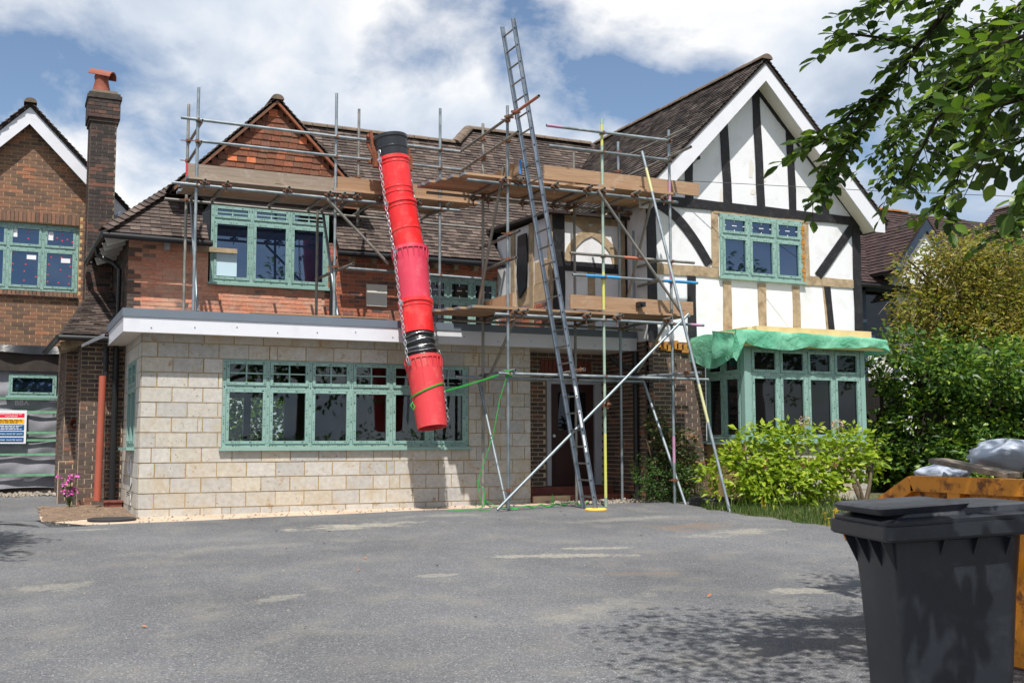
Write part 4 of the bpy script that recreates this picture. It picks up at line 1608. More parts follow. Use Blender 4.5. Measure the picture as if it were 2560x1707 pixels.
for j in range(nn - 1):
    a = j * 2
    b = nn * 2
    fs += [(a, a + 2, b + a + 2, b + a), (a + 1, b + a + 1, b + a + 3, a + 3), (a, a + 1, a + 3, a + 2), (b + a, b + a + 2, b + a + 3, b + a + 1)]
m_.add(vs, fs)
me = m_.mesh('pot_hood')
me.transform(Matrix.Translation(PC + V((0, 0, .36))) @ Matrix.Rotation(R(62), 4, 'Z') @ Matrix.Rotation(R(12), 4, 'X') @ Matrix.Translation(-(PC + V((0, 0, .36)))))
obj('pot_hood', me, 'terracotta', chim, True)
mb = MB()
mb.beam((1.82, 22.5, 5.55), (2.35, 22.7, 5.05), .30, .03, UY)
obj('lead_flashing', mb, 'lead', Gh)
for i, (x, z) in enumerate(((1.36, 4.62), (1.42, 3.80), (1.55, 3.68), (1.38, 3.58))):
    mb = MB()
    mb.box((x - .05, 22.27, z - .06), (x + .07, 22.29, z + .06))
    obj('lead_soaker', mb, 'lead', chim)

# garage door opening closed off with breather membrane and battens
mb = MB()
mb.box((-3.0, GWY + .02, 2.75), (1.25, GWY + .3, 3.0))
obj('opening_lintel', mb, 'beam_dark', Gh)
mb = MB()
vs, fs = [], []
for i, x in enumerate(lin(-3, 1.0, 30)):
    vs += [V((x, GWY - .06 - .02 * math.sin(x * 5), 3.0)), V((x, GWY - .10 - .03 * math.sin(x * 7 + 1), 2.86 - .03 * math.sin(x * 3)))]
for i in range(30):
    fs.append((2 * i, 2 * i + 1, 2 * i + 3, 2 * i + 2))
mb.add(vs, fs)
obj('damp_proof_sheet', mb, 'dpm_black', Gh, True)
mb = MB()
mb.box((-3.0, GWY - .02, 2.5), (1.22, GWY + .02, 2.86))
obj('timber_beam', mb, 'beam_dark', Gh)
mb = MB()
vs, fs = [], []
XM, ZM = lin(-3, 1.22, 50), lin(.22, 2.52, 44)
for x in XM:
    for z in ZM:
        xx = min(x, 1.22 - (.10 if z < .75 else 0))
        vs.append(V((xx, GWY + .07 - .018 * math.sin(z * 13 + 1.3 * math.sin(x * 2.1)) - .012 * math.sin(x * 4 + z * 9) - .01 * math.sin(x * 9 - z * 17), z + .02 * math.sin(x * 3.3) * (1 if z < .3 else 0))))
for i in range(50):
    for j in range(44):
        a = i * 45 + j
        fs.append((a, a + 45, a + 46, a + 1))
mb.add(vs, fs)
mem = obj('breather_membrane', mb, 'membrane', Gh, True)
for z, x1 in ((1.965, 1.15), (1.705, 1.20), (1.30, 1.16), (1.155, 1.13), (.88, 1.12), (.48, 1.06)):
    mb = MB()
    mb.box((-3, GWY - .005, z - .022), (x1, GWY + .03, z + .022))
    obj('batten', mb, 'batten_green', Gh)
mb = MB()
mb.box((-3, GWY + .12, 0), (1.3, GWY + .2, 2.8))
obj('garage_back', mb, 'beam_dark', Gh)
window(Gh, (.04, GWY + .02, 2.02), UX, NF, .86, .42, 1, None, None, 'glass_sky_tint', .03, fr=.035, sash=.035, label='small green fanlight in the membrane')
MT = Matrix.Rotation(R(90), 4, 'X')
text('BBA', .14, 'membrane_print', Matrix.Translation((.16, GWY - .045, 1.83)) @ MT, mem)
text('BBA', .12, 'membrane_print', Matrix.Translation((.78, GWY - .045, 1.90)) @ MT, mem)
text('PERMO', .07, 'membrane_print', Matrix.Translation((.76, GWY - .045, 1.80)) @ MT, mem) if False else None

# jamb piers, link wall and small lean-to roof between garage and house
pier = masonry(Gh, 'link_wall', 'brick', (1.12, 19.5, -.1), UX, NF, .74, 2.95, .225, .0755, .014, 'brick_dark', 'mortar_dark', max_ind=160, thick=.3)
masonry(Gh, 'link_return', 'brick', (1.12, 20.4, -.1), -UY, NL, .9, 2.95, .225, .0755, .014, 'brick_dark', 'mortar_dark', max_ind=40, thick=.12)
masonry(Gh, 'garage_jamb', 'brick', (.93, 20.4, -.1), UX, NF, .22, 2.95, .225, .0755, .014, 'brick_dark', 'mortar_dark', max_ind=60, thick=.3)
masonry(Gh, 'jamb_return', 'brick', (.93, 23.3, -.1), -UY, NL, 2.9, 2.95, .225, .0755, .014, 'brick_dark', 'mortar_dark', max_ind=80, thick=.12)
masonry(Gh, 'jamb_plinth', 'brick', (.86, 20.3, -.1), UX, NF, .28, .88, .225, .0755, .014, 'brick_dark', 'mortar_dark', max_ind=40, thick=.1)
mb = MB()
mb.box((1.0, 20.22, .36), (1.1, 20.3, .40))
obj('plinth_cap', mb, 'steps_render', Gh)
# broken clay pipe end in the pier
mb = MB()
mb.lathe((1.10, 20.3, 1.40), V((.1, -1, .15)), [(0, .03), (.08, .07), (.14, .11), (.13, .09), (.05, .05)], 14)
obj('clay_outlet', mb, 'terracotta', Gh, True)
mb = MB()
LO = V((.77, 19.12, 2.84))
mb.prism([(.77, 19.12, 2.83), (1.86, 19.12, 2.83), (1.86, 22.3, 4.0), (1.40, 22.3, 4.0)], (0, 0, -.04))
mb.add([V((.77, 19.12, 2.83)), V((.66, 22.3, 2.83)), V((1.40, 22.3, 4.0))], [(0, 1, 2)])
lr = obj('lean_to_roof', mb, 'roof_underlay', Gh)
SL = V((0, 3.18, 1.17)).normalized()
tiling(lr, (.77, 19.10, 2.85), UX, SL, 1.1, 3.3, .168, .12, 'roof_tile', lambda s: [(.19 * s, 1.02)], 200, th=.016)
mb = MB()
mb.tube((.74, 19.06, 2.80), (1.5, 19.06, 2.80), .05, n=10)
mb.tube((.74, 19.06, 2.80), (.64, 22.2, 2.80), .05, n=10)
obj('gutter', mb, 'gutter_black', Gh, True)
for (y, z) in ((19.5, 2.74), (20.3, 2.74)):
    mb = MB()
    mb.beam((.80, y, z - .05), (1.14, y, z + .06), .14, .08, UY)
    obj('rafter_foot', mb, 'oak', Gh)
# black soil pipe at the corner of the house
mb = MB()
mb.path([(1.66, 19.36, 2.75), (1.66, 19.36, .07)], .052, 12)
o = obj('downpipe', mb, 'gutter_black', Gh, True)
mb = MB()
mb.path([(1.49, 19.30, 2.72), (1.50, 19.30, 2.1)], .045, 12)
mb.lathe((1.495, 19.30, 2.42), UZ, [(0, .06), (.04, .06)], 12, True)
obj('pipe_stub', mb, 'gutter_black', Gh, True)

# terracotta plastic drain pipe leaning in the corner
mb = MB()
mb.path([(1.442, 19.150, 2.191), (1.429, 19.100, 1.268), (1.406, 19.000, 0.154)], .058, 16)
dp = obj('drain_pipe', mb, 'terracotta_pipe', None, True)
tag(dp, 'terracotta coloured plastic drain pipe leaning against the dark brick link wall', 'pipe')
mb = MB()
mb.box((1.52, 18.9, .02), (1.78, 19.15, .13))
mb.box((1.50, 18.88, .13), (1.80, 19.17, .155))
gl = tag(obj('gully_surround', mb, 'red_tile', None), 'small red brick gully surround at the foot of the black downpipe', 'gully')
mb = MB()
mb.lathe((1.42, 16.45, gz(1.42, 16.45) + .0), UZ, [(0, .30), (.012, .33), (.028, .33), (.036, .315), (.036, .29), (.03, .28), (.03, 0.001)], 28, False)
tag(obj('manhole_cover', mb, 'manhole_iron', None), 'round black manhole cover on the sandy strip near the extension corner', 'manhole')
# torn strip of fascia film hanging from the corner
mb = MB()
vs = []
pts = [(1.357, 17.900, 2.752), (1.247, 17.800, 2.689), (1.153, 17.750, 2.638), (1.061, 17.700, 2.587), (1.016, 17.700, 2.561)]
for i, p in enumerate(pts):
    p = V(p)
    vs += [p + UZ * (.035 - .004 * i), p - UZ * (.03 - .002 * i) + UY * .03]
mb.add(vs, [(2 * i, 2 * i + 1, 2 * i + 3, 2 * i + 2) for i in range(4)])
tag(obj('film_strip', mb, 'white_upvc', None), 'torn strip of white protective film hanging off the fascia corner', 'plastic film')

# site safety sign on the membrane
SG = thing('safety_sign', (-.15, GWY - .05, 1.15), 'white site safety board with red, yellow and blue bands on the membrane', 'sign')
SX0, SX1, SZ0, SZ1 = -.62, .385, 1.09, 1.735
mb = MB()
mb.box((SX0, GWY - .035, SZ0), (SX1, GWY - .02, SZ1))
obj('board', mb, 'sticker_white', SG)
for (z0, z1, mt) in ((1.595, 1.675, 'sign_red'), (1.475, 1.565, 'sign_yellow'), (1.345, 1.455, 'sign_blue'), (1.235, 1.325, 'sign_blue'), (1.12, 1.21, 'sign_blue')):
    mb = MB()
    mb.box((SX0 + .04, GWY - .038, z0), (SX1 - .04, GWY - .034, z1))
    obj('band', mb, mt, SG)


def sg_text(s_, size, z, xr, mat):
    text(s_, size, mat, Matrix.Translation((xr, GWY - .041, z)) @ MT, SG, align='RIGHT', depth=.0005)


sg_text('No unauthorised entry to this site', .042, 1.645, .30, 'sign_text')
sg_text('is prohibited', .042, 1.607, .22, 'sign_text')
for (z, xr, mt) in ((1.545, .30, 'sign_dark_text'), (1.52, .31, 'sign_dark_text'), (1.495, .24, 'sign_dark_text'), (1.43, .30, 'sign_text'), (1.40, .28, 'sign_text'), (1.37, .30, 'sign_text')):
    mb = MB()
    x = -.5
    while x < xr - .02:
        w_ = random.uniform(.03, .09)
        mb.box((x, GWY - .0405, z - .006), (min(xr, x + w_), GWY - .0385, z + .006))
        x += w_ + .014
    obj('fine_print', mb, mt, SG)
sg_text('Safety helmets must be worn', .05, 1.265, .32, 'sign_text')
sg_text('Protective footwear must be worn', .05, 1.15, .32, 'sign_text')

# ------------------------------------------------------------------ neighbour's house on the right, mostly behind trees
NH = thing('neighbour_house', (28, 27, 0), 'distant tiled house with lichened ridge and white gablet beyond the gold leafed tree', 'house')
NY = 27.0
mb = MB()
mb.box((24.0, NY + .6, 0), (40, NY + 8, 6.3))
obj('wall', mb, 'plaster', NH)
items = []
for r in range(60):
    for k in range(7):
        x = 24.0 + .12 + k * .24 + (.12 if r % 2 else 0)
        if x < 25.4:
            items.append((V((x, NY + .59, .6 + r * .09)), UX * .113, UY * .02, UZ * .038))
wb = MB()
wb.box((23.95, NY + .58, 0), (25.5, NY + .62, 6.3))
nwl = obj('brick_corner', wb, 'mortar_red', NH)
put_pieces(nwl, 'brick', items, 'brick_red', 300, 'brickwork')
for (x0, x1, z0, z1) in ((25.5, 25.75, 0, 6.3), (26.9, 27.1, 0, 6.3), (25.5, 30, 4.4, 4.6), (25.5, 30, 6.1, 6.35), (28.6, 28.8, 0, 6.3)):
    mb = MB()
    mb.box((x0, NY + .52, z0), (x1, NY + .6, z1))
    obj('timber', mb, 'neighbour_blue', NH)
mb = MB()
mb.box((25.76, NY + .56, 4.62), (26.88, NY + .6, 6.08))
obj('window', mb, 'glass', NH)
# main slope
mb = MB()
A, B, Cc, D = V((22.6, NY, 6.25)), V((40, NY, 6.25)), V((40, NY + 3.4, 9.65)), V((22.6, NY + 3.4, 9.65))
mb.add([A, B, Cc, D], [(0, 1, 2, 3)])
mb.add([D, Cc, V((40, NY + 7, 6.2)), V((22.6, NY + 7, 6.2))], [(0, 1, 2, 3)])
nr = obj('roof', mb, 'roof_underlay', NH)
tiling(nr, (22.6, NY, 6.25), UX, V((0, 3.4, 3.4)), 11, 4.8, .26, .16, 'neighbour_tile', None, 100, th=.02)
ridge(nr, (22.6, NY + 3.4, 9.66), (30.6, NY + 3.4, 9.66), .13, 'lichen_ridge', .4)
# wing coming forward on the right: slope facing left
mb = MB()
mb.add([V((31.2, NY - 5, 6.6)), V((31.2, NY + 3.2, 6.6)), V((35.0, NY + 3.2, 10.1)), V((35.0, NY - 5, 10.1))], [(0, 1, 2, 3)])
nr2 = obj('side_roof', mb, 'roof_underlay', NH)
tiling(nr2, (31.2, NY + 3.2, 6.6), -UY, V((3.8, 0, 3.5)), 8.2, 5.16, .26, .16, 'neighbour_tile', None, 60, th=.02)
ridge(nr2, (35.0, NY - 5, 10.1), (35.0, NY + 3.2, 10.1), .13, 'ridge_tile', .4)
# gablet
NGX, NGY = 27.3, NY - .6
mb = MB()
mb.prism([(NGX - 1.0, NGY, 6.2), (NGX + 1.0, NGY, 6.2), (NGX + 1.0, NGY, 6.9), (NGX, NGY, 8.15), (NGX - 1.0, NGY, 6.9)], (0, 2.5, 0))
ng = obj('gablet', mb, 'plaster', NH)
for sg in (-1, 1):
    mb = MB()
    mb.prism([(NGX, NGY - .12, 8.42), (NGX + sg * 1.45, NGY - .12, 6.65), (NGX + sg * 1.25, NGY - .12, 6.55), (NGX, NGY - .12, 8.0)], (0, .06, 0))
    obj('bargeboard', mb, 'neighbour_blue', ng)
    mb = MB()
    mb.prism([(NGX, NGY - .14, 8.50), (NGX + sg * 1.6, NGY - .14, 6.55), (NGX + sg * 1.6, NGY - .14, 6.48), (NGX, NGY - .14, 8.42)], (0, 3.0, 0))
    s_ = obj('gablet_roof', mb, 'neighbour_tile', ng)
S2 = V((1.6, 0, 1.95)).normalized()
tiling(nr, (NGX - 1.6, NGY - .16 + 3, 6.55), -UY, S2, 3.0, 2.5, .26, .16, 'neighbour_tile', None, 60, th=.02)
mb = MB()
mb.tube((23.0, NY - .1, 6.15), (31, NY - .1, 6.15), .08, n=8)
obj('gutter', mb, 'gutter_black', NH)

# ------------------------------------------------------------------ scaffold
SC = thing('scaffold', (8.5, 15.8, 0), 'galvanised tube scaffold with timber platforms across the house front', 'scaffold')
TR = .0242


def tube(name, p, q, mat='galvanised', r=TR):
    p, q = V(p), V(q)
    m_ = MB()
    t = (q - p).normalized()
    L = (q - p).length
    # hollow end: outer skin, rim and a short bore
    m_.lathe(p, t, [(.06, r * .8), (0, r * .8), (0, r), (L, r), (L, r * .8), (L - .06, r * .8)], 12)
    m_.lathe(p, t, [(.06, r * .8), (.061, .0005)], 12)
    m_.lathe(p, t, [(L - .06, r * .8), (L - .061, .0005)], 12)
    return obj(name, m_, mat, SC, True)


def coupler(p, axis=UZ, s=1.0):
    """pressed-steel coupler: two half shells with bolts, slightly rusty"""
    p = V(p)
    m_ = MB()
    ax = V(axis).normalized()
    m_.lathe(p - ax * .026 * s, ax, [(0, .026), (0, .039 * s), (.052 * s, .039 * s), (.052 * s, .026)], 10)
    o_ = ax.orthogonal().normalized()
    k = ax.cross(o_)
    m_.obox(p + (o_ + k) * .04, ax * .022, (o_ + k).normalized() * .028, (o_ - k).normalized() * .012)
    m_.tube(p + (o_ + k) * .03 - ax * .045, p + (o_ + k) * .03 + ax * .045, .008, n=6)
    m_.obox(p - (o_ + k) * .036, ax * .018, (o_ + k).normalized() * .016, (o_ - k).normalized() * .016)
    m_.tube(p - (o_ - k) * .02, p - (o_ - k) * .085, .008, n=6)
    return obj('coupler', m_, 'coupler_rust', SC)


def mark(p, q, a, b, mat):
    """sprayed band on a tube"""
    p, q = V(p), V(q)
    m_ = MB()
    m_.tube(p + (q - p) * a, p + (q - p) * b, TR + .0006, n=12, cap=False)
    obj('paint_band', m_, mat, SC, True)


YO, YI = 15.35, 16.40        # outer and inner rows of the right-hand scaffold
LO_, LI_ = 17.20, 18.40      # rows of the left-hand scaffold, on the flat roof
# standards, right
for (x, y, z0, z1, mt) in ((7.07, YO, .05, 6.41, 'galvanised'), (8.79, YO, .05, 6.41, 'steel_green'), (10.10, YO, .05, 6.38, 'galvanised'),
                           (7.10, YI, .04, 6.41, 'steel_warm'), (8.825, YI, .04, 6.13, 'steel_warm'), (9.72, YI, .05, 6.40, 'galvanised'), (10.12, YI + .18, 3.05, 4.86, 'galvanised')):
    tube('standard', (x, y, z0), (x, y, z1), mt)
mark((8.79, YO, 0), (8.79, YO, 6.41), .50, .60, 'steel_yellow')
mark((8.79, YO, 0), (8.79, YO, 6.41), .03, .19, 'steel_yellow')
mark((8.79, YO, 0), (8.79, YO, 6.41), .93, .985, 'steel_yellow')
mark((10.10, YO, 0), (10.10, YO, 6.38), .115, .185, 'steel_pink')
mark((10.10, YO, 0), (10.10, YO, 6.38), .80, .86, 'steel_pink')
mark((10.10, YO, 0), (10.10, YO, 6.38), .58, .63, 'steel_pink')
# ledgers and guard rails, right
LED = [((6.35, YO - .05, 5.13), (10.23, YO - .05, 5.13), 'galvanised'), ((6.12, YI + .05, 5.15), (10.02, YI + .05, 5.15), 'steel_warm'),
       ((6.82, YO - .05, 3.06), (10.71, YO - .05, 3.05), 'galvanised'), ((6.28, YI - .05, 3.06), (10.15, YI - .05, 3.05), 'steel_warm'),
       ((6.88, YO - .05, 2.14), (10.78, YO - .05, 2.13), 'galvanised'), ((6.59, YI - .05, 2.14), (10.15, YI - .05, 2.135), 'galvanised')]
for p, q, mt in LED:
    tube('ledger', p, q, mt)
for p, q, mt in (((7.74, YO - .05, 6.16), (10.05, YO - .05, 6.18), 'galvanised'), ((7.78, YO - .05, 5.83), (10.08, YO - .05, 5.84), 'galvanised'),
                 ((8.19, YO - .05, 3.76), (10.6, YO - .05, 3.77), 'galvanised'), ((8.15, YO - .05, 4.11), (10.54, YO - .05, 4.11), 'steel_warm')):
    tube('guard_rail', p, q, mt)
P_, Q_ = (8.19, YO - .05, 3.76), (10.6, YO - .05, 3.77)
mark(P_, Q_, .10, .36, 'steel_blue')
mark(P_, Q_, .72, .99, 'steel_blue')
mark((8.15, YO - .05, 4.11), (10.54, YO - .05, 4.11), .42, .58, 'steel_red')
mark((6.82, YO - .05, 3.06), (10.71, YO - .05, 3.05), .93, .985, 'steel_pink')
mark((7.74, YO - .05, 6.16), (10.05, YO - .05, 6.18), .0, .12, 'steel_pink')
# rails running back, left end and right end
for nm, p, q, mt in (('guard_rail', (7.02, 17.25, 6.12), (7.02, 14.12, 6.20), 'steel_warm'), ('guard_rail', (7.02, 17.15, 5.77), (7.02, 14.85, 5.85), 'steel_warm'),
                     ('guard_rail', (10.05, 16.5, 6.24), (10.05, 14.72, 6.24), 'steel_warm'), ('guard_rail', (10.05, 16.75, 5.86), (10.05, 14.62, 5.90), 'steel_warm'),
                     ('guard_rail', (7.12, 16.55, 4.32), (7.12, 15.02, 4.34), 'steel_warm'), ('guard_rail', (7.12, 16.42, 3.93), (7.12, 15.15, 3.94), 'steel_warm'),
                     ('guard_rail', (10.16, 16.55, 4.2), (10.16, 15.75, 4.2), 'steel_warm'), ('guard_rail', (10.16, 16.5, 3.85), (10.16, 15.75, 3.85), 'steel_warm'),
                     ('transom', (7.13, 16.6, 2.19), (7.13, 15.20, 2.19), 'galvanised'),
                     ('transom', (8.30, 16.5, 2.19), (8.02, 14.62, 2.19), 'steel_warm'),
                     ('transom', (9.55, 16.55, 2.19), (10.16, 14.62, 2.19), 'galvanised'), ('transom', (10.36, 15.7, 2.18), (10.36, 15.05, 2.18), 'steel_warm')):
    tube(nm, p, q, mt)
mark((7.02, 17.25, 6.12), (7.02, 14.12, 6.20), .72, .99, 'steel_red')
# braces and rakers
for p, q, mt in (((6.822, 15.220, 0.063), (10.348, 15.220, 3.218), 'galvanised'), ((8.637, 15.240, 5.170), (10.218, 15.240, 3.234), 'steel_warm'),
                 ((9.825, 15.420, 5.296), (9.791, 16.300, 3.507), 'steel_warm'), ((7.037, 15.420, 5.429), (6.992, 16.340, 3.313), 'steel_warm'),
                 ((7.212, 15.400, 2.987), (7.203, 16.300, 2.229), 'steel_warm'), ((10.104, 15.420, 3.167), (10.001, 16.300, 2.299), 'steel_warm'),
                 ((9.501, 15.250, 5.916), (10.092, 13.806, -0.050), 'galvanised'), ((10.058, 16.200, 2.127), (10.245, 15.250, 0.051), 'galvanised'),
                 ((7.003, 16.350, 2.070), (7.091, 15.500, 0.157), 'galvanised')):
    tube('brace', p, q, mt)
mark((9.501, 15.250, 5.916), (10.092, 13.806, -0.050), .66, .76, 'steel_pale_yellow')
mark((9.501, 15.250, 5.916), (10.092, 13.806, -0.050), .05, .12, 'steel_pale_yellow')
# left-hand scaffold standing on the flat roof
for (x, y, z0, z1) in ((2.575, LO_, 3.03, 6.65), (4.80, LO_, 3.06, 6.86), (6.64, LO_, 3.03, 6.84), (2.60, LI_, 3.03, 6.73), (4.82, LI_, 3.03, 5.12), (5.55, LI_, 4.9, 7.03)):
    tube('standard', (x, y, z0), (x, y, z1), 'galvanised' if y == LO_ else 'steel_warm')
for nm, p, q, mt in (('ledger', (2.20, LO_ - .05, 5.08), (6.98, LO_ - .05, 5.06), 'galvanised'), ('ledger', (2.26, LI_ + .05, 5.10), (7.95, LI_ + .05, 5.07), 'steel_warm'),
                     ('guard_rail', (2.31, LO_ - .05, 6.12), (6.99, LO_ - .05, 6.10), 'galvanised'), ('guard_rail', (2.58, LO_ - .05, 5.78), (7.03, LO_ - .05, 5.78), 'galvanised'),
                     ('guard_rail', (2.63, LO_ - .1, 6.10), (2.63, LI_ + .15, 6.10), 'steel_warm'), ('guard_rail', (2.62, LO_ - .1, 5.76), (2.62, LI_ + .15, 5.76), 'steel_warm'),
                     ('ledger', (4.99, LO_ - .05, 3.93), (7.41, LO_ - .05, 3.90), 'galvanised'), ('transom', (4.86, 18.6, 3.94), (4.98, 16.75, 3.94), 'steel_warm'),
                     ('brace', (4.634, 17.120, 5.047), (5.696, 17.120, 4.042), 'steel_warm'), ('brace', (2.649, 18.200, 5.013), (2.663, 17.350, 3.129), 'galvanised'),
                     ('brace', (4.866, 18.200, 5.026), (4.890, 17.300, 3.159), 'galvanised')):
    tube(nm, p, q, mt)
# transoms under the boards
for i, x in enumerate((2.68, 3.02, 3.98, 4.66, 4.9, 5.14, 5.53, 6.2, 6.75)):
    tube('transom', (x, LO_ - .2 - .02 * (i % 3), 5.135), (x, LI_ + .25, 5.135), 'steel_warm')
for i, x in enumerate((6.95, 7.22, 7.86, 8.45, 8.72, 9.35, 9.93)):
    tube('transom', (x, YO - .2 - .06 * (i % 2), 5.19), (x, YI + .22, 5.19), 'steel_warm')
for i, x in enumerate((7.15, 7.28, 8.42, 8.98, 9.95)):
    tube('transom', (x, YO - .22 - .06 * (i % 2), 3.12), (x, YI + .22, 3.12), 'steel_warm')
# couplers at the crossings
for x, y, zs in ((7.07, YO, (5.13, 3.06, 2.14, 5.83, 6.17, 4.34, 3.94, .35)), (8.79, YO, (5.13, 3.06, 2.14, 5.84, 6.17, 3.76, 4.11, 1.68)), (10.10, YO, (5.13, 3.05, 2.13, 5.84, 6.18, 3.77, 4.11, .45)),
                 (7.10, YI, (5.15, 3.06, 2.14, 5.80, 6.14)), (8.825, YI, (5.15, 3.06, 2.14)), (9.72, YI, (5.15, 3.05, 2.14, 5.86, 6.2)),
                 (2.575, LO_, (5.08, 5.78, 6.12, 3.09)), (4.80, LO_, (5.07, 5.78, 6.11, 3.94)), (6.64, LO_, (5.06, 5.78, 6.10, 3.92)), (2.60, LI_, (5.1, 5.76, 6.1)), (5.55, LI_, (5.78, 6.10))):
    for z in zs:
        coupler((x, y - .02, z))
for x in (2.68, 3.02, 3.98, 4.66, 4.9, 5.14, 5.53, 6.2):
    coupler((x, LO_ - .07, 5.12), UY)
for x in (6.95, 7.22, 7.86, 8.45, 8.72, 9.35, 9.93):
    coupler((x, YO - .08, 5.165), UY)
    coupler((x, YI + .05, 5.12), UY)
for x in (7.15, 7.28, 8.42, 8.98, 9.95):
    coupler((x, YO - .08, 3.095), UY)
coupler((9.96, 14.72, 2.19), UZ)
coupler((8.03, 14.72, 2.19), UZ)
coupler((7.02, 14.95, 6.19), UY)
coupler((7.02, 15.2, 6.18), UY)
coupler((8.79, 15.26, 1.68), UX)


def board(x0, x1, y, z, w=.222, t=.038, mat='scaffold_wood', nm='scaffold_board', tilt=0.0):
    m_ = MB()
    m_.obox(((x0 + x1) / 2, y, z), UX * ((x1 - x0) / 2), (UY * math.cos(tilt) + UZ * math.sin(tilt)) * (w / 2), (UZ * math.cos(tilt) - UY * math.sin(tilt)) * (t / 2))
    o_ = obj(nm, m_, mat, SC)
    e_ = MB()
    for xx, s_ in ((x0, -1), (x1, 1)):
        e_.box((xx - .001 if s_ < 0 else xx - .03, y - w / 2 - .001, z - t / 2 - .001), (xx + .03 if s_ < 0 else xx + .001, y + w / 2 + .001, z + t / 2 + .001))
    obj('end_band', e_, 'galvanised', o_)
    return o_


for k in range(5):
    y = LO_ + .02 + k * .232
    off = (.0, .05, -.03, .04, .0)[k]
    board(2.42 + off, 5.1, y, 5.18, mat='scaffold_wood' if k % 2 else 'scaffold_wood_grey')
    board(4.75 + off, 7.35 - .1 * k, y, 5.221)
for k in range(5):
    y = YO + .08 + k * .232
    board((6.32, 6.2, 6.1, 6.0, 5.96)[k], 9.0, y, 5.236, mat='scaffold_wood')
    board(8.7, 10.22, y, 5.277)
for k in range(5):
    y = YO + .08 + k * .232
    board((6.45, 6.32, 6.2, 6.1, 6.12)[k], 9.05, y, 3.166)
    board(8.75, 10.45 if y < 16 else 10.15, y, 3.207)


def toe(p0, p1, z, h, mat, band=None, nm='toe_board'):
    p0, p1 = V(p0), V(p1)
    m_ = MB()
    m_.beam(p0 + UZ * (z + h / 2), p1 + UZ * (z + h / 2), h, .038, (p1 - p0).cross(UZ))
    o_ = obj(nm, m_, mat, SC)
    if band:
        e_ = MB()
        d = (p1 - p0).normalized()
        e_.beam(p0 + UZ * (z + h / 2) - d * .002, p0 + UZ * (z + h / 2) + d * .022, h + .004, .043, (p1 - p0).cross(UZ))
        obj('end_band', e_, band, o_)
    return o_


toe((2.42, LO_ + .02, 0), (4.78, LO_ + .02, 0), 5.202, .222, 'scaffold_wood_grey', 'board_end_red')
toe((4.78, LO_ + .05, 0), (7.2, LO_ + .05, 0), 5.245, .222, 'scaffold_wood')
toe((7.73, YO + .04, 0), (10.72, YO + .04, 0), 5.30, .222, 'scaffold_wood')
toe((7.18, YO - .25, 0), (7.18, YI + .1, 0), 5.26, .222, 'scaffold_wood', 'board_end_blue')
toe((8.19, YO + .04, 0), (10.55, YO + .04, 0), 3.225, .225, 'scaffold_wood')
toe((7.16, YO - .02, 0), (7.16, YI + .1, 0), 3.19, .222, 'scaffold_wood')
m_ = MB()
m_.box((9.40, YO - .12, 3.30), (9.52, YO + .0, 3.38))
m_.tube((9.46, YO - .12, 3.34), (9.46, YO - .16, 3.34), .035, n=10)
tag(obj('floodlight', m_, 'black_plastic', None), 'small black work lamp clipped on the lower toe board', 'lamp')

# ------------------------------------------------------------------ ladder
LA = thing('ladder', (8.3, 15.0, .05), 'tall aluminium ladder leaning left against the scaffold over the entrance', 'ladder')
LB, LT = V((8.315, 0, .055)), V((6.93, 0, 7.64))
for y in (15.22, 14.84):
    m_ = MB()
    t = (LT - LB)
    a = LB + UY * y
    b = LT + UY * y
    n_ = t.normalized().cross(UY)
    # C-section stile
    m_.obox((a + b) / 2, n_ * .033, UY * .004, t / 2)
    m_.obox((a + b) / 2 + n_ * .031 + UY * .012 * (1 if y > 15 else -1), n_ * .003, UY * .014, t / 2)
    m_.obox((a + b) / 2 - n_ * .031 + UY * .012 * (1 if y > 15 else -1), n_ * .003, UY * .014, t / 2)
    st = obj('stile', m_, 'aluminium', LA)
    if y < 15:
        m_ = MB()
        for i in range(29):
            c = LB + t * ((i + .7) / 29.3) + UY * (y - .0045)
            m_.tube(c, c - UY * .004, .014, n=8)
        obj('rung_socket', m_, 'black_plastic', st)
        for f0, f1 in ((.115, .15), (.165, .20), (.225, .25)):
            m_ = MB()
            c = LB + t * ((f0 + f1) / 2) + UY * (y - .006)
            m_.obox(c, n_ * .02, UY * .001, t * ((f1 - f0) / 2))
            obj('sticker', m_, 'sticker_white', st)
for i in range(29):
    c = LB + (LT - LB) * ((i + .7) / 29.3)
    m_ = MB()
    m_.tube(c + UY * 14.84, c + UY * 15.22, .0145, n=10)
    obj('rung', m_, 'steel_warm', LA, True)
m_ = MB()
m_.lathe((8.32, 14.84, gz(8.3, 14.84) + .005), UZ, [(0, .0), (0, .17), (.02, .17), (.03, .15), (.03, .0)], 20)
tag(obj('foot_pad', m_, 'yellow_pad', None), 'yellow rubber pad under the near foot of the ladder', 'pad')

# ------------------------------------------------------------------ rubbish chute
CH = thing('rubbish_chute', (6.0, 16.2, 1.3), 'red plastic rubbish chute of stacked tubs hanging from the scaffold on chains', 'rubbish chute')
CP = [V(p) for p in ((5.655, 16.92, 6.10), (5.68, 16.86, 5.74), (5.75, 16.72, 4.99), (5.86, 16.54, 4.20), (5.90, 16.36, 3.32), (5.91, 16.24, 2.81), (5.955, 16.15, 2.41), (6.03, 15.92, 1.33))]


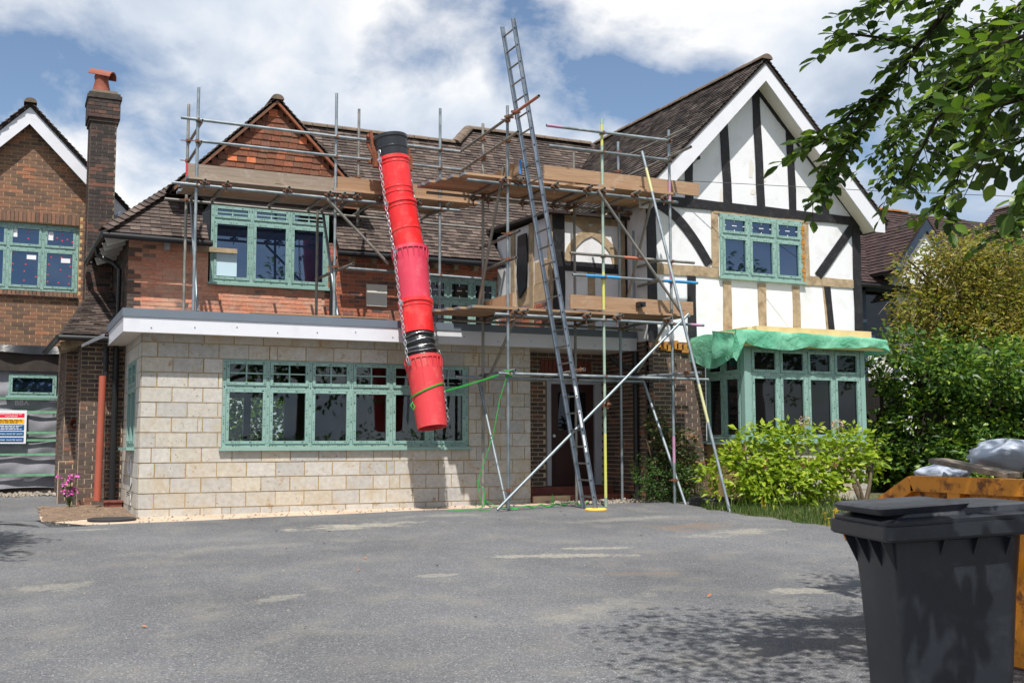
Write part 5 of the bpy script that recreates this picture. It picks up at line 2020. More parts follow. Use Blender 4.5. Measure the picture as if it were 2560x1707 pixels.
def tub(a, b, r0, r1, mat, lip=.03, rings=(), ext=.12, nm='chute_section', ribs=False):
    a, b = V(a), V(b)
    ax = (b - a).normalized()
    L = (b - a).length + ext
    prof = [(.05, r0 - .02), (.0, r0 - .01), (-.005, r0 + lip), (.05, r0 + lip), (.06, r0)]
    for f in sorted(rings):
        h = L * f
        rr = r0 + (r1 - r0) * f
        prof += [(h - .018, rr), (h - .01, rr + .009), (h + .01, rr + .009), (h + .018, rr)]
    prof += [(L, r1), (L, r1 - .015), (L - .25, r1 - .015)]
    m_ = MB()
    m_.lathe(a, ax, prof, 36)
    o_ = obj(nm, m_, mat, CH, True)
    if ribs:
        r_ = MB()
        o1 = ax.orthogonal().normalized()
        o2 = ax.cross(o1)
        for i in range(20):
            an = 2 * math.pi * i / 20
            d = o1 * math.cos(an) + o2 * math.sin(an)
            r_.tube(a + ax * .05 + d * (r0 + .012), a + ax * .20 + d * (r0 - .004), .014, .006, 6)
        obj('rib', r_, mat, o_, True)
    # moulded seam lines
    s_ = MB()
    o1 = V((-.5, -1, 0)).normalized()
    o1 = (o1 - ax * o1.dot(ax)).normalized()
    s_.tube(a + ax * .1 + o1 * (r0 - .001), a + ax * (L - .02) + o1 * (r1 - .001), .004, n=6)
    obj('seam', s_, mat, o_)
    return o_


tub(CP[0] + V((-.01, 0, .02)), CP[1], .275, .255, 'black_plastic', .015, (.45,), .1, 'chute_hopper')
tub(CP[1], CP[2], .258, .240, 'red_chute', .016, (.12, .62, .72), .1)
tub(CP[2], CP[3], .262, .240, 'red_chute', .016, (.12, .55), .1)
tub(CP[3], CP[4], .285, .245, 'pink_chute', .018, (), .1, ribs=True)
tub(CP[4], CP[5], .270, .255, 'red_chute', .018, (.2,), .02)
m_ = MB()
prof = []
for i in range(10):
    f = i / 9
    prof.append((f * .42, .236 + .014 * math.sin(i * 2.1)))
m_.lathe(CP[5], (CP[6] - CP[5]), prof, 30)
wrp = obj('black_wrapping', m_, 'wrap_black', CH, True)
m_ = MB()
axw = (CP[6] - CP[5]).normalized()
for k, hh in enumerate((.06, .16, .26, .33)):
    ring = []
    o1 = axw.orthogonal().normalized()
    o2 = axw.cross(o1)
    for i in range(25):
        an = 2 * math.pi * i / 24
        ring.append(CP[5] + axw * (hh + .012 * math.sin(an * 3 + k)) + (o1 * math.cos(an) + o2 * math.sin(an)) * .255)
    m_.path(ring, .004, 5)
obj('tie_wire', m_, 'chain_steel', wrp)
tub(CP[6], CP[7], .285, .235, 'worn_red_chute', .014, (), .02, ribs=True)


def chain(pts, parent):
    pts = [V(p) for p in pts]
    m_ = MB()
    step = .066
    # resample
    i = 0
    cur = pts[0]
    seg = []
    for p, q in zip(pts[:-1], pts[1:]):
        L = (q - p).length
        n = max(1, int(L / step))
        for k in range(n):
            seg.append((p + (q - p) * (k / n), (q - p).normalized()))
    for k, (c, t) in enumerate(seg):
        a = t.orthogonal().normalized()
        b = t.cross(a)
        side_ = a if k % 2 else b
        ring = []
        for j in range(9):
            an = 2 * math.pi * j / 8
            ring.append(c + t * (.044 * math.cos(an)) + side_ * (.021 * math.sin(an)))
        m_.path(ring, .0062, 5)
    return obj('chain', m_, 'chain_steel', parent)


def off(i, s, r, f=0.0):
    """point beside the chute"""
    p = CP[i] + (CP[min(i + 1, 7)] - CP[i]) * f
    d = V((.93, .36, 0)) * s
    return p + d * r - UY * .03


chain([off(0, -1, .30, .8), off(1, -1, .32, .1), off(2, -1, .33, .1), off(3, -1, .35, .08), off(4, -1, .34, .08), off(6, -1, .34, .1)], CH)
chain([off(0, 1, .30, .8), off(1, 1, .32, .1), off(2, 1, .33, .1), off(3, 1, .35, .08), off(4, 1, .34, .08), off(6, 1, .36, .1), off(6, 1, .34, .95)], CH)
for i in (1, 2, 3, 4, 6):
    for s in (-1, 1):
        c = off(i, s, .305, .09)
        m_ = MB()
        m_.obox(c, V((.93, .36, 0)) * .022, V((-.36, .93, 0)) * .018, UZ * .042)
        m_.obox(c + V((.93, .36, 0)) * s * .025, V((.93, .36, 0)) * .012, V((-.36, .93, 0)) * .03, UZ * .015)
        obj('chain_bracket', m_, 'chain_steel', CH)
# rusty hanging frame
m_ = MB()
m_.beam((5.33, 17.0, 6.22), (5.40, 16.95, 5.60), .05, .05)
m_.beam((5.28, 17.0, 6.0), (5.44, 16.95, 5.62), .03, .03)
m_.beam((5.95, 16.9, 5.98), (5.97, 16.9, 5.62), .05, .05)
m_.beam((5.32, 17.05, 5.72), (5.98, 17.05, 5.72), .05, .04)
m_.beam((5.30, 17.02, 6.16), (5.38, 17.3, 6.1), .05, .05)
m_.box((5.36, 16.86, 5.60), (5.46, 16.98, 5.86))
m_.box((5.93, 16.84, 5.60), (6.01, 16.94, 5.86))
obj('hanging_frame', m_, 'rust', CH)

# ------------------------------------------------------------------ green rope
m_ = MB()
def sag(p, q, s, n=14):
    p, q = V(p), V(q)
    return [p + (q - p) * (i / n) - UZ * (s * math.sin(math.pi * i / n)) for i in range(n + 1)]


knot = V((7.06, 15.31, 2.18))
c5 = CP[6] + (CP[7] - CP[6]) * .52
axr = (CP[7] - CP[6]).normalized()
ring = []
for i in range(50):
    an = 2 * math.pi * i / 24
    o1 = V((1, 0, 0))
    o1 = (o1 - axr * o1.dot(axr)).normalized()
    o2 = axr.cross(o1)
    ring.append(c5 + axr * (-.05 + .085 * math.cos(an) * -1 + .015 * (i // 24)) + (o1 * math.cos(an) + o2 * math.sin(an)) * .272)
m_.path(ring, .0062, 6)
start = c5 + V((.29, -.02, .05))
m_.path(sag(start, knot, .01), .0062, 6)
m_.path(sag(start + V((0, 0, -.015)), knot + V((0, 0, -.01)), .012), .0062, 6)
for k in range(4):
    ring = []
    for i in range(14):
        an = 2 * math.pi * i / 12
        ring.append(V((7.07, 15.33, 2.10 + .03 * k + .012 * math.sin(an * 2 + k))) + V((math.cos(an), math.sin(an), 0)) * (.05 + .012 * (k % 2)))
    m_.path(ring, .0075, 6)
m_.path([c5 + V((-.28, -.1, -.14)), c5 + V((-.33, -.14, -.2)), c5 + V((-.29, -.15, -.27)), c5 + V((-.26, -.14, -.21)), c5 + V((-.3, -.13, -.16))], .0075, 6)
m_.path([knot, V((6.92, 15.33, 1.75)), V((6.84, 15.4, 1.2)), V((6.70, 15.5, .7)), V((6.63, 15.52, .45)), V((6.66, 15.48, .2)), V((6.7, 15.5, .09)), V((6.55, 15.5, .06)), V((6.3, 15.55, .055)), V((6.1, 15.5, .05))], .006, 6)
m_.path([V((6.6, 15.52, .5)), V((6.74, 15.5, .33)), V((6.72, 15.48, .12)), V((6.6, 15.42, .06)), V((6.75, 15.38, .05)), V((6.82, 15.45, .08)), V((6.72, 15.5, .2)), V((6.98, 15.45, .07))], .006, 6)
rp = [V((6.98, 15.45, .07))]
random.seed(3)
for i in range(26):
    rp.append(V((7.05 + i * .065, 15.5 + .05 * math.sin(i * .7) + .012 * i, .06 + .02 * math.sin(i * 1.3) + .012 * i / 10)))
m_.path(rp, .0065, 6)
rp2 = [p + V((.02, .04 * math.sin(i * 1.1), .01)) for i, p in enumerate(rp[2:])]
m_.path(rp2, .006, 6)
m_.path([V((8.02, 15.75, .07)), V((8.03, 15.74, .25)), V((8.06, 15.75, .07))], .0062, 6)
tag(obj('rope', m_, 'rope', None, True), 'bright green rope tying the chute end to the scaffold and trailing on the ground', 'rope')

# ------------------------------------------------------------------ green tarpaulin over the half-built bay roof
def tarp():
    per = []
    def seg(p, q, n):
        p, q = V(p), V(q)
        for i in range(n):
            per.append(p + (q - p) * (i / n))
    seg((11.10, 16.42, 0), (11.10, 14.92, 0), 22)
    seg((11.10, 14.92, 0), (14.44, 14.92, 0), 56)
    seg((14.44, 14.92, 0), (14.46, 15.9, 0), 12)
    n = len(per)
    cen = V((12.8, 16.6, 0))
    vs, fs = [], []
    rows = 9
    rnd_ = random.Random(5)
    ph = [rnd_.uniform(0, 6) for _ in range(6)]
    for i, p in enumerate(per):
        s = i / n
        u = i
        if i < 22:
            f = i / 22
            bot = 2.50 - .10 * math.sin(f * 3) - .02 * f + .05 * math.sin(f * 9)
            top = 2.92 + .03 * math.sin(f * 5)
        elif i < 78:
            f = (i - 22) / 56
            bot = 2.76 - .12 * math.exp(-((f - .27) / .16) ** 2) - .05 * math.exp(-((f - .62) / .15) ** 2) + .008 * math.sin(f * 31)
            if f < .05:
                bot = 2.42 + f / .05 * .30
            top = 2.97 - .05 * f
        else:
            f = (i - 78) / 12
            bot = 2.70 - .05 * math.sin(f * 4)
            top = 2.90
        tang = (per[min(i + 1, n - 1)] - per[max(i - 1, 0)]).normalized()
        outw = tang.cross(UZ).normalized()
        inw = -outw if (cen - p).dot(outw) < 0 else outw
        for j in range(rows):
            if j < 3:
                k = (2 - j) / 2
                q = p + inw * (.55 * k)
                z = top + .02 * k + .006 * math.sin(u * .7 + j * 2 + ph[0]) + .006 * math.sin(u * .33 + ph[1])
            else:
                k = (j - 2) / (rows - 3)
                q = p - inw * (.012 + .014 * math.sin(u * .55 + k * 3.2 + ph[2]) * k + .009 * math.sin(u * 1.3 - k * 5 + ph[3]) * k + .006 * math.sin(u * 2.3 + k * 7))
                q = q + tang * (.05 * math.sin(u * .25 + k * 4))
                z = top + (bot - top) * k
            vs.append((q.x, q.y, z))
    for i in range(n - 1):
        for j in range(rows - 1):
            a = i * rows + j
            fs.append((a, a + 1, a + rows + 1, a + rows))
    m_ = MB()
    m_.add(vs, fs)
    # folded-over flap at the corner
    fl = []
    for a in range(9):
        for b in range(7):
            x = 11.05 + .02 * math.sin(b) - .035 - .015 * math.sin(a * 1.2)
            y = 15.5 - a * .075
            z = 2.99 - b * .085 * (1 - .05 * a) - .012 * a
            fl.append((x, y, z))
    m_.add(fl, [(a * 7 + b, a * 7 + b + 1, a * 7 + b + 8, a * 7 + b + 7) for a in range(8) for b in range(6)])
    return m_


tag(obj('tarpaulin', tarp(), 'tarpaulin', None, True, 70), 'green plastic tarpaulin draped over the bay window roof', 'tarpaulin')

# ------------------------------------------------------------------ wheelie bin
def bin_():
    B = thing('wheelie_bin', (3.523, 3.626, gz(3.5, 3.6)), 'large dark grey wheelie bin in the right foreground', 'bin')
    ox, oy = V((.9455, -.3256, 0)), V((.3256, .9455, 0))
    base = V((3.523, 3.626, gz(3.6, 3.6)))
    def W(x, y, z):
        return base + ox * x + oy * y + UZ * (z * 1.035)
    def ring(x0, x1, y0, y1, r, z, dzx=0.0, n=6):
        pts = []
        for cx, cy, a0 in ((x1 - r, y1 - r, 0), (x0 + r, y1 - r, 90), (x0 + r, y0 + r, 180), (x1 - r, y0 + r, 270)):
            for i in range(n):
                an = R(a0 + 90 * i / (n - 1))
                px, py = cx + r * math.cos(an), cy + r * math.sin(an)
                pts.append(W(px, py, z + dzx * (px - x0)))
        return pts
    def loft(rings, cap0=False, cap1=False):
        m_ = MB()
        k = len(rings[0])
        vs = [p for r_ in rings for p in r_]
        fs = []
        for i in range(len(rings) - 1):
            for j in range(k):
                fs.append((i * k + j, i * k + (j + 1) % k, (i + 1) * k + (j + 1) % k, (i + 1) * k + j))
        if cap0:
            fs.append(tuple(range(k - 1, -1, -1)))
        if cap1:
            fs.append(tuple(range((len(rings) - 1) * k, len(rings) * k)))
        m_.add(vs, fs)
        return m_
    sl = .055
    body = loft([ring(.07, .54, .07, .49, .05, .06), ring(.065, .545, .065, .495, .06, .10), ring(.03, .58, .025, .525, .07, .70), ring(.012, .60, .012, .540, .075, .88, sl * .7), ring(.01, .605, .01, .545, .075, .925, sl)], True, False)
    obj('body', body, 'bin_plastic', B, True)
    rim = loft([ring(.008, .61, .008, .548, .06, .905, sl), ring(-.055, .66, -.045, .60, .05, .912, sl), ring(-.066, .665, -.055, .61, .05, .922, sl), ring(-.066, .665, -.055, .61, .05, .975, sl), ring(-.035, .655, -.03, .588, .05, .98, sl)])
    obj('rim', rim, 'bin_plastic', B)
    lid = loft([ring(-.05, .70, -.044, .60, .05, .978, sl), ring(-.052, .70, -.046, .602, .05, .995, sl), ring(-.02, .69, -.015, .573, .06, 1.004, sl), ring(.00, .68, .01, .548, .07, 1.010, sl),
                ring(.01, .67, .02, .538, .07, 1.034, sl), ring(.05, .63, .06, .50, .08, 1.046, sl * .8), ring(.15, .55, .14, .42, .08, 1.058, sl * .6)], False, True)
    lo_ = obj('lid', lid, 'bin_plastic', B, True)
    # moulded handle grip along the front half of the lid
    gp = loft([ring(-.055, .34, .015, .54, .05, 1.020, .06), ring(-.075, .36, .005, .55, .05, 1.046, .06), ring(-.06, .37, .03, .53, .05, 1.056, .05), ring(.04, .33, .09, .47, .06, 1.052, .03)], False, True)
    obj('lid_grip', gp, 'bin_plastic', lo_, True)
    # gussets under the rim
    for i in range(4):
        y = .07 + i * .135
        m_ = MB()
        m_.prism([W(.012, y, .915), W(-.042, y, .915), W(.026, y, .78)], oy * .008)
        obj('gusset', m_, 'bin_plastic', B)
    for i in range(3):
        x = .20 + i * .15
        m_ = MB()
        m_.prism([W(x, .015, .93), W(x, -.036, .93), W(x, .03, .83)], ox * .008)
        obj('gusset', m_, 'bin_plastic', B)
    m_ = MB()
    m_.tube(W(.71, .04, 1.01), W(.71, .52, 1.01), .016, n=10)
    m_.tube(W(.71, .10, 1.01), W(.62, .10, .97), .014, n=8)
    m_.tube(W(.71, .46, 1.01), W(.62, .46, .97), .014, n=8)
    obj('handle', m_, 'bin_plastic', B, True)
    for y in (.02, .50):
        m_ = MB()
        m_.lathe(W(.55, y, .10), oy, [(0, .03), (0, .10), (.045, .10), (.045, .03)], 20)
        obj('wheel', m_, 'black_plastic', B, True)


bin_()

# ------------------------------------------------------------------ builder's skip
SK = thing('skip', (6.3, 4.2, -.42), 'rusty orange yellow builder skip behind the wheelie bin', 'skip')
sx0, sx1 = 5.44, 7.15
sb = gz(6, 4.5) + .02
prof = [(6.05, .46), (5.73, .655), (5.40, .835), (2.50, .835), (2.17, .655), (1.85, .46), (2.35, sb), (5.55, sb)]
for x, s in ((sx0, 1), (sx1, -1)):
    m_ = MB()
    m_.prism([(x, a, b) for a, b in prof], (.012 * s, 0, 0))
    sd_o = obj('side', m_, 'skip_yellow', SK)
    m_ = MB()
    top = prof[:6]
    for p, q in zip(top[:-1], top[1:]):
        m_.beam((x - .02 * s, p[0], p[1] - .04), (x - .02 * s, q[0], q[1] - .04), .10, .09, UX)
    obj('top_rail', m_, 'skip_yellow', sd_o)
    for y in (5.05, 4.35, 3.55, 2.85):
        m_ = MB()
        m_.box((x - .06 * s if s > 0 else x, y - .05, sb + .02), (x if s > 0 else x - .06 * s, y + .05, .76))
        obj('rib', m_, 'skip_yellow', sd_o)
    m_ = MB()
    m_.tube((x - .02 * s, 4.7, .35), (x - .16 * s, 4.7, .35), .04, n=12)
    m_.lathe((x - .16 * s, 4.7, .35), UX * -s, [(0, .04), (0, .07), (.03, .07), (.03, 0.001)], 12)
    obj('lifting_lug', m_, 'rust', sd_o)
for (y0, z0, y1, z1) in ((6.05, .46, 5.55, sb), (1.85, .46, 2.35, sb)):
    m_ = MB()
    m_.prism([(sx0, y0, z0), (sx1, y0, z0), (sx1, y1, z1), (sx0, y1, z1)], (0, .012, 0))
    obj('end_panel', m_, 'skip_yellow', SK)
m_ = MB()
m_.box((sx0, 2.35, sb - .01), (sx1, 5.55, sb))
obj('floor', m_, 'rust', SK)
m_ = MB()
vs, fs = [], []
rr = random.Random(11)
for i, x in enumerate(lin(sx0 + .02, sx1 - .02, 10)):
    for j, y in enumerate(lin(2.3, 5.6, 16)):
        vs.append((x, y, .70 + rr.uniform(-.05, .10) - (.12 if j in (0, 16) else 0)))
for i in range(10):
    for j in range(16):
        a = i * 17 + j
        fs.append((a, a + 17, a + 18, a + 1))
m_.add(vs, fs)
tag(obj('rubble_heap', m_, 'rubble', None), 'grey rubble filling the yellow skip', 'rubble', kind='stuff')


def bag(c, rx, ry, rz, seed, label):
    rr = random.Random(seed)
    ph = [rr.uniform(0, 6.3) for _ in range(8)]
    m_ = MB()
    vs, fs = [], []
    nu, nv = 26, 14
    for i in range(nv + 1):
        th = math.pi * i / nv
        for j in range(nu):
            a = 2 * math.pi * j / nu
            k = 1 + .14 * math.sin(3 * a + ph[0] + 2 * th) + .09 * math.sin(5 * a + ph[1] - 3 * th) + .07 * math.sin(9 * a + ph[2] + 4 * th) + .05 * math.sin(13 * a + 6 * th + ph[3])
            vs.append((c[0] + rx * k * math.sin(th) * math.cos(a), c[1] + ry * k * math.sin(th) * math.sin(a), c[2] + rz * (1 + .18 * math.sin(4 * a + ph[4])) * math.cos(th)))
    for i in range(nv):
        for j in range(nu):
            fs.append((i * nu + j, i * nu + (j + 1) % nu, (i + 1) * nu + (j + 1) % nu, (i + 1) * nu + j))
    m_.add(vs, fs)
    tag(obj('rubbish_bag', m_, 'bag_plastic', None, True, 180), label, 'bag')


bag((5.98, 5.15, .97), .22, .27, .10, 3, 'big crumpled white plastic bag on top of the skip')
bag((6.10, 4.75, 1.00), .22, .28, .08, 8, 'flat white plastic sheet spilling right of the big bag on the skip')
bag((5.70, 5.42, .85), .16, .16, .06, 5, 'small pale plastic bag under the plank in the skip')
m_ = MB()
m_.beam((5.465, 5.250, 0.944), (5.567, 4.750, 0.860), .2, .03, UZ)
tag(obj('plank', m_, 'old_wood', None), 'weathered grey plank sticking out over the skip edge', 'plank')
m_ = MB()
m_.box((5.62, 4.30, .80), (5.95, 4.52, .98))
tag(obj('rusty_panel', m_, 'rust', None), 'dark rusty scrap panel beside the bags in the skip', 'scrap')

# ------------------------------------------------------------------ vegetation
def leaf(m_, p, d, n, L, Wd, fold=.25, six=False):
    d = d.normalized()
    s = d.cross(n)
    if s.length < 1e-4:
        s = d.orthogonal()
    s.normalize()
    n = s.cross(d).normalized()
    if six:
        vs = [p, p + d * (L * .22) + s * (Wd * .36) + n * (fold * Wd * .3), p + d * (L * .52) + s * (Wd * .5) + n * (fold * Wd * .4), p + d * (L * .82) + s * (Wd * .28) + n * (fold * Wd * .15), p + d * L - n * (L * .06),
              p + d * (L * .82) - s * (Wd * .28) + n * (fold * Wd * .15), p + d * (L * .52) - s * (Wd * .5) + n * (fold * Wd * .4), p + d * (L * .22) - s * (Wd * .36) + n * (fold * Wd * .3), p + d * (L * .5)]
        m_.add(vs, [(0, 1, 2, 8), (8, 2, 3, 4), (0, 8, 6, 7), (8, 4, 5, 6)])
    else:
        vs = [p, p + d * (L * .45) + s * (Wd * .5) + n * (fold * Wd * .5), p + d * L - n * (L * .08), p + d * (L * .45) - s * (Wd * .5) + n * (fold * Wd * .5)]
        m_.add(vs, [(0, 1, 2), (0, 2, 3)])


def rvec(rr):
    while True:
        v = V((rr.uniform(-1, 1), rr.uniform(-1, 1), rr.uniform(-1, 1)))
        if .05 < v.length < 1:
            return v.normalized()


def cloud(ells, n, L, Wd, seed, clump=.22, per=14, up=.35, shell=.55, fold=.25, squash=.75):
    """leaves in clumps spread through ellipsoids"""
    rr = random.Random(seed)
    m_ = MB()
    tot = sum(e[3] * e[4] * e[5] for e in ells) or 1
    for e in ells:
        c = V(e[:3])
        k = max(1, int(n * (e[3] * e[4] * e[5]) / tot / per))
        for _ in range(k):
            d = rvec(rr)
            rad = shell + (1 - shell) * rr.random() ** .6
            q = c + V((d.x * e[3], d.y * e[4], d.z * e[5])) * rad * rr.uniform(.86, 1.1)
            if q.z < .03:
                continue
            for _ in range(per):
                o = rvec(rr) * (clump * rr.random() ** .7)
                o.z *= squash
                dd = (d * .55 + o.normalized() * .7 + rvec(rr) * .5)
                dd.z = dd.z * .6 - .12
                nn = (UZ * up + d * .5 + rvec(rr) * .6)
                leaf(m_, q + o, dd, nn, L * rr.uniform(.65, 1.2), Wd * rr.uniform(.7, 1.2), fold)
    return m_


def limbs(p0, r0, targets, rr, bend=.25):
    m_ = MB()
    p0 = V(p0)
    for t, r in targets:
        t = V(t)
        L = (t - p0).length
        pts, rad = [], []
        side_ = rvec(rr) * bend * L * .3
        for i in range(8):
            f = i / 7
            pts.append(p0 + (t - p0) * f + side_ * math.sin(math.pi * f) + UZ * (.12 * L * math.sin(math.pi * f)))
            rad.append(r0 * (1 - f) + r * f)
        m_.path(pts, rad, 7)
    return m_


# hydrangea bushes in front of the bay
hy = thing('hydrangea', (11.3, 14.5, .06), 'bright lime green hydrangea bush below the bay window', 'shrub')
E1 = [(10.75, 14.55, .50, .62, .42, .50), (11.25, 14.55, .80, .62, .42, .60), (11.95, 14.5, .88, .62, .42, .55), (11.5, 14.2, .42, .95, .42, .42), (12.25, 14.35, .45, .5, .4, .4)]
obj('foliage', cloud(E1, 3000, .135, .072, 21, .17, 9, .6, .45), 'leaf_hydrangea', hy)
rr = random.Random(4)
obj('stems', limbs((11.4, 14.45, .03), .02, [((10.6 + .17 * i, 14.35 + .1 * math.sin(i), .7 + .3 * math.sin(i * .9 + .3)), .006) for i in range(11)], rr), 'bark', hy)
for p in ((11.97, 14.30, 1.42), (12.62, 14.25, 1.36)):
    m_ = MB()
    rr2 = random.Random(int(p[0] * 100))
    for _ in range(90):
        d = rvec(rr2)
        leaf(m_, V(p) + d * .07, d, rvec(rr2), .035, .03, .2)
    m_.tube((p[0], p[1] + .05, p[2] - .4), p, .006, n=6)
    obj('dead_flower_head', m_, 'dead_flower', hy)
hy2 = thing('hydrangea', (13.0, 14.3, .06), 'smaller lime green hydrangea with bare stems at the right of the bay', 'shrub')
E2 = [(12.95, 14.35, .95, .42, .34, .42), (13.25, 14.3, .72, .34, .3, .28), (12.7, 14.3, .70, .35, .3, .3), (13.45, 14.3, 1.12, .12, .1, .06)]
obj('foliage', cloud(E2, 900, .13, .07, 33, .15, 8, .6, .5), 'leaf_hydrangea', hy2)
obj('stems', limbs((12.85, 13.95, -.02), .035, [((12.6, 14.2, .75), .008), ((12.9, 14.2, .95), .01), ((13.15, 14.25, .8), .01), ((13.3, 14.3, .9), .008), ((13.5, 14.28, 1.15), .004), ((12.75, 14.1, .5), .01)], rr, .5), 'bark', hy2)

# dark shrub and climber against the wing wall
cb = thing('climber', (10.45, 16.0, .05), 'dark climber with brown tipped leaves on the brick wing beside the porch', 'climber')
obj('foliage', cloud([(10.45, 16.12, 1.05, .36, .16, .55), (10.7, 16.1, .85, .42, .18, .45), (10.25, 16.1, 1.45, .22, .12, .25), (10.75, 16.0, .55, .3, .2, .4)], 1500, .10, .05, 41, .16, 8, .3, .2), 'leaf_climber', cb)
obj('stems', limbs((10.4, 16.2, .05), .02, [((10.2, 16.2, 1.6), .005), ((10.6, 16.2, 1.3), .005), ((9.95, 16.15, 1.5), .003), ((10.9, 16.15, 1.0), .005)], rr), 'bark', cb)
sbh = thing('box_shrub', (10.3, 15.75, .05), 'small dark green shrub at the foot of the wing wall behind the scaffold', 'shrub')
obj('foliage', cloud([(10.15, 15.85, .42, .42, .28, .44), (10.55, 15.8, .35, .4, .26, .36), (9.85, 15.9, .5, .22, .15, .4)], 2600, .045, .028, 43, .10, 14, .4, .35), 'leaf_small', sbh)
obj('stems', limbs((10.25, 15.85, .02), .015, [((10.0, 15.85, .6), .004), ((10.3, 15.85, .7), .004), ((10.6, 15.8, .55), .004)], rr), 'bark_dark', sbh)

# hedge and golden tree to the right of the house
hg = thing('hedge_shrub', (17.2, 15.4, .1), 'dense dark green hedge on the right behind the skip', 'hedge')
rh = random.Random(77)
EH = [(rh.uniform(15.75, 19.3), rh.uniform(14.7, 16.6), rh.uniform(.35, 2.75), rh.uniform(.45, .85), rh.uniform(.4, .7), rh.uniform(.4, .75)) for _ in range(22)]
EH0 = [(16.6, 16.0, 1.1, 1.0, .9, 1.2), (17.6, 15.2, 1.2, 1.2, .9, 1.35), (16.9, 16.3, 2.2, 1.1, .9, .9), (18.6, 15.2, 1.7, 1.3, 1.0, 1.5), (16.2, 16.2, .7, .6, .6, .75), (18.1, 16.0, 2.4, 1.2, .9, .9)]
obj('foliage', cloud(EH + EH0, 24000, .15, .085, 51, .25, 13, .35, .5), 'leaf_hedge', hg)
m_ = MB()
for e in EH0:
    m_.lathe(V(e[:3]) - UZ * e[5] * .7, UZ, [(0, .01), (e[5] * .2, min(e[3], e[4]) * .3), (e[5] * .7, min(e[3], e[4]) * .42), (e[5] * 1.2, min(e[3], e[4]) * .3), (e[5] * 1.4, .01)], 10)
obj('inner_hull', m_, 'bark_dark', hg)  # solid dark hulls inside the leaves, no separate twigs
gt = thing('golden_tree', (18.6, 17.3, .1), 'weeping tree with golden olive leaves and pale bare twigs at the right', 'tree')
EG = [(18.0, 16.6, 4.95, .8, .6, .5), (19.2, 16.6, 5.2, .9, .6, .45), (17.5, 17.0, 3.9, .75, .8, .75), (18.4, 17.0, 4.3, 1.0, .9, 1.0), (19.6, 17.0, 4.2, 1.2, 1.0, 1.15), (18.2, 16.8, 3.2, 1.0, .8, .7), (19.4, 16.6, 3.1, 1.2, .8, .8), (17.25, 17.0, 3.1, .55, .6, .55), (17.35, 17.0, 4.75, .5, .5, .3), (20.3, 17.0, 3.6, 1.0, .9, 1.2)]
obj('crown', cloud(EG, 21000, .13, .055, 61, .28, 12, .25, .35, squash=.9), 'leaf_golden', gt)
tg = [((e[0] + rr.uniform(-.6, .6), e[1] + rr.uniform(-.5, .3), e[2] + rr.uniform(-.4, .6)), .006) for e in EG for _ in range(2)]
tr = limbs((18.7, 17.3, 2.6), .07, tg, rr, .4)
tr.path([(18.65, 17.35, 0), (18.7, 17.3, 1.2), (18.7, 17.3, 2.7)], [.14, .11, .08], 9)
obj('trunk', tr, 'bark', gt)
m_ = MB()
for _ in range(170):
    e = EG[rr.randrange(len(EG))]
    d = rvec(rr)
    a = V(e[:3]) + V((d.x * e[3], d.y * e[4] - .1, d.z * e[5])) * rr.uniform(.5, 1.0)
    b = a + V((rr.uniform(-.3, .3), rr.uniform(-.25, .1), rr.uniform(-.35, .12)))
    c = b + V((rr.uniform(-.25, .25), rr.uniform(-.1, .1), rr.uniform(-.35, -.02)))
    m_.path([a, (a + b) / 2 + UZ * .05, b, c], [.006, .005, .004, .002], 4)
tag(obj('bare_twigs', m_, 'twig_pale', gt), kind='stuff')
# spiky cordyline by the wing corner
m_ = MB()
for i in range(26):
    an = rr.uniform(0, 6.28)
    el = rr.uniform(.3, 1.4)
    d = V((math.cos(an) * math.cos(el), math.sin(an) * math.cos(el), math.sin(el)))
    leaf(m_, V((15.85, 16.6, 2.25)), d, UZ, rr.uniform(.4, .65), .04, .3)
co = thing('cordyline', (15.85, 16.6, .1), 'spiky pale green cordyline between the wing corner and the hedge', 'plant')
obj('leaves', m_, 'leaf_spiky', co)
m_ = MB()
m_.tube((15.85, 16.6, .05), (15.85, 16.6, 2.27), .045, .035, n=8)
obj('stem', m_, 'bark_dark', co)
# dark close-boarded fence beside the wing
fn = thing('side_fence', (16.3, 17.6, .1), 'dark close boarded fence in the gap beside the timbered wing', 'fence')
for i in range(18):
    m_ = MB()
    m_.box((15.14 + i * .125, 17.6 + .006 * (i % 2), .08), (15.14 + i * .125 + .12, 17.62 + .006 * (i % 2), 2.35 + .01 * (i % 3)))
    obj('board', m_, 'fence_dark', fn)
for z in (.5, 1.9):
    m_ = MB()
    m_.box((15.14, 17.63, z), (17.4, 17.68, z + .08))
    obj('rail', m_, 'fence_dark', fn)

# verge grass, yellow flowers
m_ = MB()
rr = random.Random(71)
for _ in range(9000):
    y = rr.uniform(8.5, 15.4)
    x0 = drive_right(y) - .06
    x = x0 + abs(rr.gauss(0, 1.0)) * (1.0 if rr.random() < .6 else 2.6) + .02
    if 15.3 < y and x > 10:
        continue
    if x > 16.5:
        continue
    h = rr.uniform(.03, .10) * (1.9 if rr.random() < .12 else 1)
    if rr.random() < .25 and y > 12:
        h *= 1.6
    p = V((x, y, gz(x, y) - .025))
    d = V((rr.uniform(-.5, .5), rr.uniform(-.5, .5), 1))
    leaf(m_, p, d, rvec(rr), h + .03, .010, .1)
tag(obj('verge_grass', m_, 'grass', None), 'rough grass along the edge of the drive', 'grass', kind='stuff')
m_ = MB()
for _ in range(1300):
    x = rr.uniform(13.2, 18)
    y = rr.uniform(8.5, 15)
    leaf(m_, V((x, y, gz(x, y) - .02)), V((rr.uniform(-.5, .5), rr.uniform(-.5, .5), 1)), rvec(rr), rr.uniform(.06, .16), .014, .1)
tag(obj('lawn_grass', m_, 'grass', None), 'grass of the front lawn', 'grass', kind='stuff')
